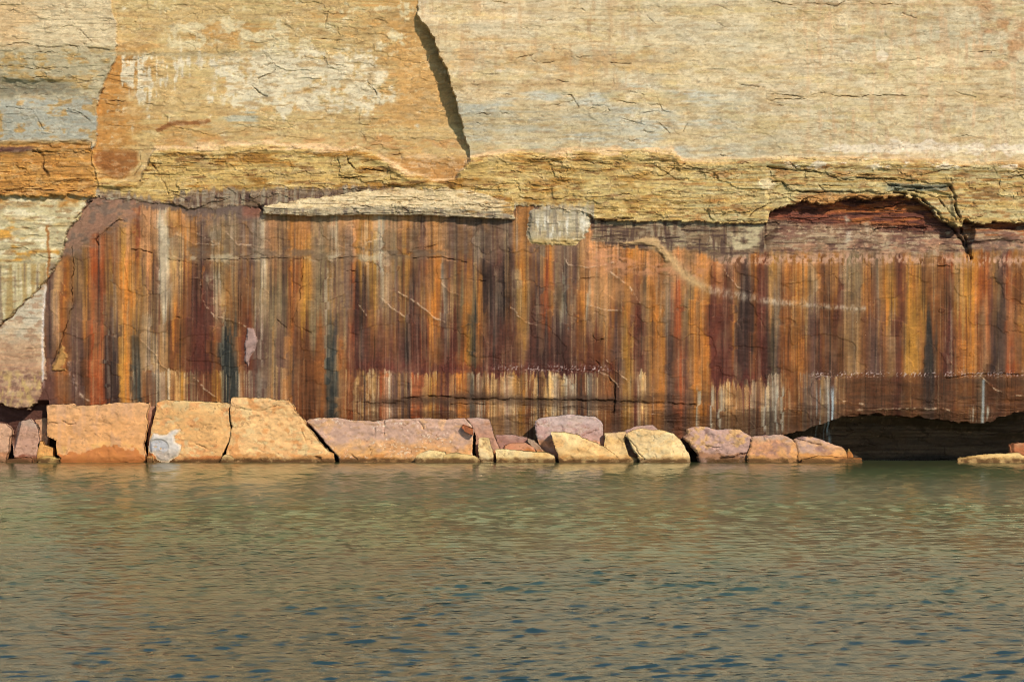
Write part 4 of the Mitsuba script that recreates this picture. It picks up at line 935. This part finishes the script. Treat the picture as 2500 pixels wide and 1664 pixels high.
boulder('boulder', 'tall amber block with a sloping right shoulder', c2([(1015, 105), (1050, 95), (1250, 97), (1400, 108), (1690, 130), (1720, 180), (1755, 220), (1760, 250), (1830, 320), (1890, 380), (1910, 430), (2000, 540), (2050, 600), (2110, 680), (2240, 770), (2300, 865), (2310, 920), (940, 920), (945, 740), (985, 600), (1000, 500), (1020, 450), (1000, 350), (990, 280), (1000, 180)]), 59.75,
        stone((231, 186, 132), (226, 168, 114), (226, 184, 136), 975, (206, 146, 88), 1112, bleach=(238, 212, 160), dark=(206, 140, 84)), 1.5, 0.08, (0.03, 0.05), [(560, 985, 0.0, 0.6), (690, 1010, 0.16, 0.12)], 11, 0.07,
        cracks=[([(565, 990), (600, 1000), (640, 1002), (680, 990)], 1.2, .05), ([(733, 1046), (745, 1075), (778, 1060)], 1.0, .05), ([(770, 1115), (780, 1118)], 3, .12)])
boulder('boulder', 'small cream corner stone at the foot between the tan and amber blocks', c2([(845, 920), (850, 870), (890, 800), (930, 765), (1010, 785), (1050, 830), (1062, 920)]), 59.5, stone((222, 190, 136), (212, 170, 108), None, 0, (196, 140, 80), 1120), 0.6, 0.05, (0, .15), [], 12)

# the long slab
boulder('boulder', 'long low slab, lilac above and orange below, with white specks', c3([(115, 130), (160, 110), (340, 80), (480, 90), (620, 115), (720, 122), (980, 120), (990, 110), (1060, 105), (1200, 98), (1500, 98), (1760, 103), (1950, 95), (2010, 150), (2060, 215), (2050, 300), (2050, 515), (2055, 660), (525, 660), (500, 540), (420, 470), (330, 350), (250, 260), (180, 180)]), 59.9,
        stone((224, 170, 112), (216, 160, 116), (200, 164, 148), 1082, (202, 136, 76), 1116, specks=0.8), 1.4, 0.10, (0, 0.10), [(800, 1040, 0, 0.35)], 13, 0.06,
        cracks=[([(856, 1106), (870, 1122)], 1.2, .08), ([(918, 1085), (900, 1118)], 1.0, .05), ([(937, 1022), (940, 1045), (936, 1062)], 1.3, .08), ([(1022, 1030), (1032, 1046)], 1.2, .06), ([(915, 1045), (914, 1070)], 1.0, .05)])
boulder('boulder', 'plum-coloured plate leaning behind the right end of the long slab', c3([(1960, 92), (2080, 90), (2230, 112), (2260, 180), (2300, 300), (2355, 440), (2360, 660), (2075, 660), (2080, 300), (2050, 190)]), 60.25,
        stone((186, 142, 122), (196, 150, 126), (190, 160, 150), 1040, (190, 120, 74), 1100), 0.9, 0.05, (0.05, 0.10), [], 15)
boulder('boulder', 'small russet chip on top of the right end of the long slab', c3([(1908, 202), (1932, 168), (2052, 212), (2056, 298), (2000, 270), (1950, 245)]), 59.72, stone((160, 96, 64), (140, 82, 58), None), 0.5, 0.03, (-.1, .1), [], 16, floor=False)
boulder('boulder', 'low pale stone in the water before the long slab, left one of two', c3([(1320, 660), (1340, 585), (1400, 520), (1470, 485), (1550, 458), (1640, 468), (1722, 480), (1745, 520), (1740, 660)]), 59.35, stone((214, 186, 132), (226, 200, 146), (234, 210, 164), 1104, (176, 146, 88), 1120), 0.7, 0.12, (0, .5), [], 17)
boulder('boulder', 'low pale stone in the water before the long slab, right one of two', c3([(1690, 660), (1700, 520), (1770, 500), (1850, 492), (1990, 502), (2080, 535), (2135, 570), (2150, 660)]), 59.3, stone((208, 178, 122), (218, 190, 134), None, 0, (176, 146, 88), 1120), 0.7, 0.12, (0, .5), [], 18)
boulder('boulder', 'upright cream stone standing right of the long slab', c3([(2105, 345), (2120, 320), (2165, 305), (2232, 312), (2262, 400), (2290, 490), (2305, 660), (2140, 660), (2122, 540), (2112, 450)]), 59.6, stone((232, 206, 160), (224, 190, 136), None, 0, (200, 160, 96), 1122), 0.5, 0.06, (0, .05), [(1205, 1065, .3, .3)], 19)

# the middle heap
boulder('boulder', 'small plum stone behind the flat cream stone', c4([(130, 268), (200, 262), (330, 266), (470, 300), (520, 360), (575, 400), (580, 520), (180, 520), (170, 400)]), 60.35, stone((176, 132, 118), (160, 116, 106), (184, 150, 142), 1066, None), 0.8, 0.06, (0, .15), [], 20, floor=False)
boulder('boulder', 'small reddish stone directly above the flat cream stone', c4([(228, 375), (270, 352), (380, 350), (460, 356), (540, 385), (568, 440), (560, 520), (220, 520)]), 60.1, stone((196, 136, 106), (206, 150, 120), None), 0.7, 0.07, (0, .15), [], 21, floor=False)
boulder('boulder', 'thin tilted plate leaning left of the big lilac boulder', c4([(470, 292), (540, 335), (600, 380), (660, 440), (650, 500), (600, 460), (540, 400), (480, 345)]), 60.1, stone((176, 150, 130), (150, 120, 100), None), 0.6, 0.03, (0, .1), [], 22, floor=False)
boulder('boulder', 'flat cream stone low at the water in the middle of the row', c4([(135, 422), (200, 416), (420, 440), (650, 455), (755, 482), (770, 520), (775, 620), (150, 620), (140, 500)]), 59.5, stone((232, 196, 136), (222, 178, 116), (236, 212, 164), 1106, (214, 160, 96), 1122), 0.9, 0.06, (0, .12), [], 23, 0.03)
boulder('boulder', 'big lilac boulder standing highest in the middle of the row', c4([(545, 118), (600, 90), (720, 66), (920, 55), (1080, 62), (1180, 68), (1255, 108), (1285, 160), (1285, 240), (1300, 330), (1290, 420), (1290, 620), (640, 620), (600, 370), (560, 280), (548, 200)]), 60.1,
        stone((186, 152, 146), (176, 142, 138), (194, 172, 170), 1040, (206, 152, 112), 1072, bleach=(206, 184, 176)), 1.2, 0.14, (0, .15), [(1330, 1030, 0, 0.7), (1455, 1040, 0.8, 0.1), (1330, 1060, -0.4, -0.2)], 24, 0.07,
        cracks=[([(1420, 1065), (1440, 1055), (1455, 1050)], 1.6, .08), ([(1310, 1040), (1340, 1028)], 1.2, .04)])
boulder('boulder', 'sand-coloured wedge sloping down to the right in front of the big lilac boulder', c4([(720, 240), (745, 232), (860, 234), (1000, 260), (1060, 290), (1200, 350), (1295, 395), (1400, 470), (1640, 530), (1660, 620), (840, 620), (820, 540), (800, 480), (760, 390), (735, 320)]), 59.5,
        stone((232, 192, 134), (224, 176, 116), (236, 206, 154), 1080, (210, 154, 92), 1112), 1.1, 0.06, (0, .12), [(1400, 1090, .15, .5)], 25, 0.05)
boulder('boulder', 'cream slab between the sand-coloured wedge and the big cream boulder', c4([(1285, 245), (1400, 242), (1530, 222), (1520, 290), (1512, 340), (1532, 420), (1552, 490), (1640, 522), (1660, 620), (1285, 620)]), 59.85, stone((230, 196, 142), (220, 180, 122), (222, 186, 146), 1062, (212, 160, 100), 1112), 0.9, 0.06, (0.02, .08), [], 26)
boulder('boulder', 'lilac crest showing above the cream slab, behind the big cream boulder', c4([(1296, 250), (1400, 236), (1500, 228), (1620, 186), (1720, 170), (1805, 158), (1860, 206), (1860, 620), (1296, 620)]), 60.3, stone((186, 154, 146), (196, 164, 150), None), 0.8, 0.06, (0, .1), [], 27)
boulder('boulder', 'big cream boulder with a rounded top, right of the middle', c4([(1512, 285), (1525, 245), (1600, 212), (1750, 200), (1840, 206), (1940, 222), (2030, 250), (2100, 310), (2150, 400), (2200, 480), (2262, 545), (2270, 620), (1690, 620), (1680, 530), (1640, 480), (1590, 410), (1560, 350)]), 59.5,
        stone((234, 204, 154), (230, 192, 134), (226, 186, 132), 1060, (220, 180, 120), 1118, bleach=(240, 216, 172)), 1.2, 0.16, (-0.05, .15), [(1545, 1085, -0.7, 0.1), (1640, 1085, 0.55, 0.2), (1600, 1055, 0, 0.6)], 28, 0.06,
        cracks=[([(1540, 1075), (1556, 1100), (1572, 1122)], 1.2, .07), ([(1600, 1112), (1602, 1122)], 1.0, .05), ([(1640, 1095), (1650, 1118)], 1.0, .04)])

# right heap
boulder('boulder', 'mauve boulder with a dark lower edge, right of the big cream boulder', c5([(100, 318), (160, 285), (165, 212), (230, 200), (300, 192), (440, 210), (500, 230), (640, 222), (780, 228), (870, 275), (940, 320), (945, 370), (890, 480), (890, 660), (330, 660), (300, 520), (240, 440), (180, 380)]), 59.8,
        stone((184, 150, 140), (196, 160, 146), (190, 164, 160), 1045, (156, 112, 82), 1106, bleach=(222, 176, 116), dark=(124, 92, 86)), 1.1, 0.20, (0, .2), [(1830, 1080, .6, .1), (1680, 1090, -0.6, -0.3)], 29, 0.09,
        cracks=[([(1758, 1118), (1790, 1115), (1815, 1108), (1828, 1103)], 1.6, .12), ([(1725, 1088), (1745, 1094), (1760, 1090)], 1.4, .06)])
boulder('boulder', 'rounded boulder, orange and mauve, next right of the mauve one', c5([(860, 660), (870, 520), (905, 440), (940, 312), (1000, 300), (1100, 290), (1260, 284), (1350, 308), (1400, 340), (1440, 390), (1470, 500), (1480, 660)]), 59.6,
        stone((216, 160, 106), (206, 150, 118), (188, 160, 150), 1075, (214, 158, 92), 1116, dark=(150, 116, 110)), 1.1, 0.18, (0, .25), [(1920, 1075, .45, .15)], 30, 0.08)
boulder('boulder', 'sloping mauve and orange boulder at the right end of the heap beside the cave', c5([(1395, 340), (1430, 326), (1500, 318), (1660, 314), (1760, 350), (1880, 405), (1970, 420), (2020, 480), (2032, 540), (2035, 660), (1440, 660), (1440, 450)]), 59.7,
        stone((214, 162, 108), (220, 170, 110), (186, 156, 148), 1090, (206, 146, 84), 1112, dark=(146, 112, 106)), 1.1, 0.16, (0, .3), [(2030, 1095, .5, .1)], 31, 0.07, cracks=[([(1945, 1072), (1980, 1080), (2005, 1087)], 1.2, .08)])
boulder('boulder', 'flat wet orange tongue of rock lying in the water beside the cave', c5([(1440, 660), (1490, 565), (1700, 530), (1820, 535), (1940, 538), (2190, 553), (2200, 572), (2205, 660)]), 59.2, stone((212, 150, 86), (166, 94, 52), None, 0, (196, 140, 74), 1120), 0.9, 0.10, (0, .8), [], 32, 0.05)
boulder('boulder', 'tiny dark stone at the cave mouth, right end of the heap', c5([(2020, 660), (2025, 470), (2040, 430), (2072, 480), (2090, 530), (2095, 660)]), 60.0, stone((150, 124, 76), (120, 90, 60), None), 0.4, 0.05, (0, .2), [], 33)
boulder('boulder', 'rust-red block cut by the right edge of the picture', c6([(2178, 532), (2280, 512), (2700, 470), (2900, 640), (2900, 900), (2200, 900), (2200, 640)]), 60.1, stone((184, 122, 84), (170, 104, 70), (196, 160, 130), 1084, (150, 90, 60), 1108), 1.1, 0.06, (0, .12), [(2478, 1095, -1.2, 0)], 34)
boulder('boulder', 'pale flat rock sloping into the water at the right edge', c6([(1500, 900), (1525, 712), (1640, 680), (1900, 658), (2120, 640), (2290, 638), (2380, 700), (2700, 716), (2750, 900)]), 59.35, stone((222, 186, 126), (214, 172, 108), (228, 196, 138), 1108, (190, 146, 84), 1120), 0.9, 0.08, (0, .5), [], 35, 0.05)


# ------------------------------------------------------------------ the lake
rng = np.random.default_rng(11)
WAVES = []
for k in range(120):
    lam = 0.125 * (1.15 / 0.125) ** (rng.random() ** 1.15)
    WAVES.append((lam, rng.normal(-1.5, 0.55), rng.uniform(0, 6.28), 0.060 if lam < 0.3 else 0.045 if lam < 0.6 else 0.026))


def lake_patch(wx, wy):
    WX, WY = [q.astype(np.float64) for q in np.meshgrid(wx, wy)]
    H, DX, DY = np.zeros_like(WX), np.zeros_like(WX), np.zeros_like(WX)
    fadey = np.clip((WY - 19) / 3, 0, 1) * np.clip((22 - np.abs(WX)) / 1.5, 0, 1)
    calm = np.interp(WY, [23, 40, 65, 92, 105, 110, 114], [1.0, 0.97, 0.95, 0.92, 0.85, 0.7, 0.6])
    gust = 0.72 + 0.55 * n2(WX / 5 + 3, WY / 12, 5) + 0.3 * (n2(WX / 1.6, WY / 3.2, 6) - 0.5)
    on = (np.abs(wx) < 23).nonzero()[0]
    rows = (wy > 18).nonzero()[0]
    if len(rows):
        sl = (slice(rows[0], rows[-1] + 1), slice(on[0], on[-1] + 1))
        x, y = WX[sl], WY[sl]
        far = np.clip((y - 24) / 85, 0, 1)
        for k, (lam, th, ph0, st) in enumerate(WAVES):
            fil = np.clip((lam / (0.036 + 0.17 * far) - 1.6) / 2.0, 0, 1)
            if fil.max() == 0:
                continue
            ph = 2 * np.pi / lam * (np.cos(th) * x + np.sin(th) * y) + ph0 + 1.3 * (n2(x / (4 * lam) + k, y / (4 * lam), k) - 0.5)
            w_ = st * lam / (2 * np.pi) * fil * (0.2 + 1.6 * n2(x / (6 * lam) + 9 * k, y / (9 * lam), k + 7))
            sn, cs = np.sin(ph), np.cos(ph)
            H[sl] += w_ * (np.exp(1.5 * (sn - 1)) - 0.35)
            DX[sl] += w_ * np.cos(th) * cs * 0.6
            DY[sl] += w_ * np.sin(th) * cs * 0.6
    amp_ = fadey * gust * calm
    edge = np.minimum(np.abs(WY - 55.0) / 0.5, 1)            # the two patches share their seam line
    out = np.stack([WX + 0.8 * DX * amp_ * edge, WY + 0.8 * DY * amp_ * edge, H * amp_], -1).reshape(-1, 3)
    J = np.arange(WX.size).reshape(WX.shape)
    return out, np.stack([J[:-1, :-1].ravel(), J[:-1, 1:].ravel(), J[1:, 1:].ravel(), J[1:, :-1].ravel()], 1)


def rows_between(y0, y1, f):
    out, y = [], y0
    while y < y1 - 0.02:
        out.append(y)
        y += f(y)
    return out + [y1]


near_y = np.array([-3000.0, -1200, -400, -200, -100, -50, -25, -10, 0, 8, 14, 18, 20, 21.5] + rows_between(22.4, 55.0, lambda y: 0.040 + 0.055 * (y - 24) / 31))
far_y = np.array(rows_between(55.0, 110.2, lambda y: 0.095 + 0.17 * (y - 55) / 55) + [110.6, 111.2, 112, 113, 114.5, 117])
p1, q1 = lake_patch(axis(-11.2, 11.2, 0.034, -3000, 3000, grow=1.3, most=900), near_y)
p2, q2 = lake_patch(axis(-21.5, 21.5, 0.062, -3000, 3000, grow=1.3, most=900), far_y)
wv, wq = np.vstack([p1, p2]), np.vstack([q1, q2 + len(p1)])


def water_body(p, n, uv):
    """Light sent back from within the water: green over the sandy shallows, blue-green further out."""
    e = mikit.fbm(p.x * 0.16, p.y * 0.22, 1.0, 3)
    far = mikit.smoothstep(29.0, 68.0, p.y + 18.0 * (e - 0.5))
    c = mikit.mix((0.018, 0.042, 0.044), (0.098, 0.158, 0.072), far)
    sand = mikit.smoothstep(60.0, 72.0, p.y + 12 * (e - 0.5)) * (1 - mikit.smoothstep(80.0, 92.0, p.y + 12 * (e - 0.5)))
    c = mikit.mix(c, (0.160, 0.215, 0.125), 0.8 * sand)
    near = mikit.smoothstep(92.0, 105.0, p.y)
    return mikit.mix(c, (0.068, 0.088, 0.038), near)


scene['lake_water'] = {'type': 'twosided', 'inner': {'type': 'roughplastic', 'int_ior': 1.36, 'alpha': 0.02, 'distribution': 'ggx', 'nonlinear': False, 'diffuse_reflectance': mikit.proc(water_body)}}
scene['lake'] = mikit.ply((wv, wq), 'lake_water', smooth=True)
labels['lake'] = {'label': 'rippled green and blue lake water reflecting the cliff', 'kind': 'structure'}
scene['bed_sand'] = {'type': 'diffuse', 'reflectance': mikit.proc(lambda p, n, uv: mikit.mix((0.20, 0.17, 0.11), (0.30, 0.26, 0.18), mikit.fbm(p.x * 0.8, p.y * 0.8, 0.0, 3)))}
scene['lake_bed'] = mikit.ply((np.array([[-3000, -3000, BED], [3000, -3000, BED], [3000, 135, BED], [-3000, 135, BED]], float), np.array([[0, 1, 2, 3]])), 'bed_sand')
labels['lake_bed'] = {'label': 'sandy lake bed under the boulders', 'kind': 'structure'}
print('cliff', len(verts), len(quads) * 2, 'lake', len(wv), len(wq) * 2)
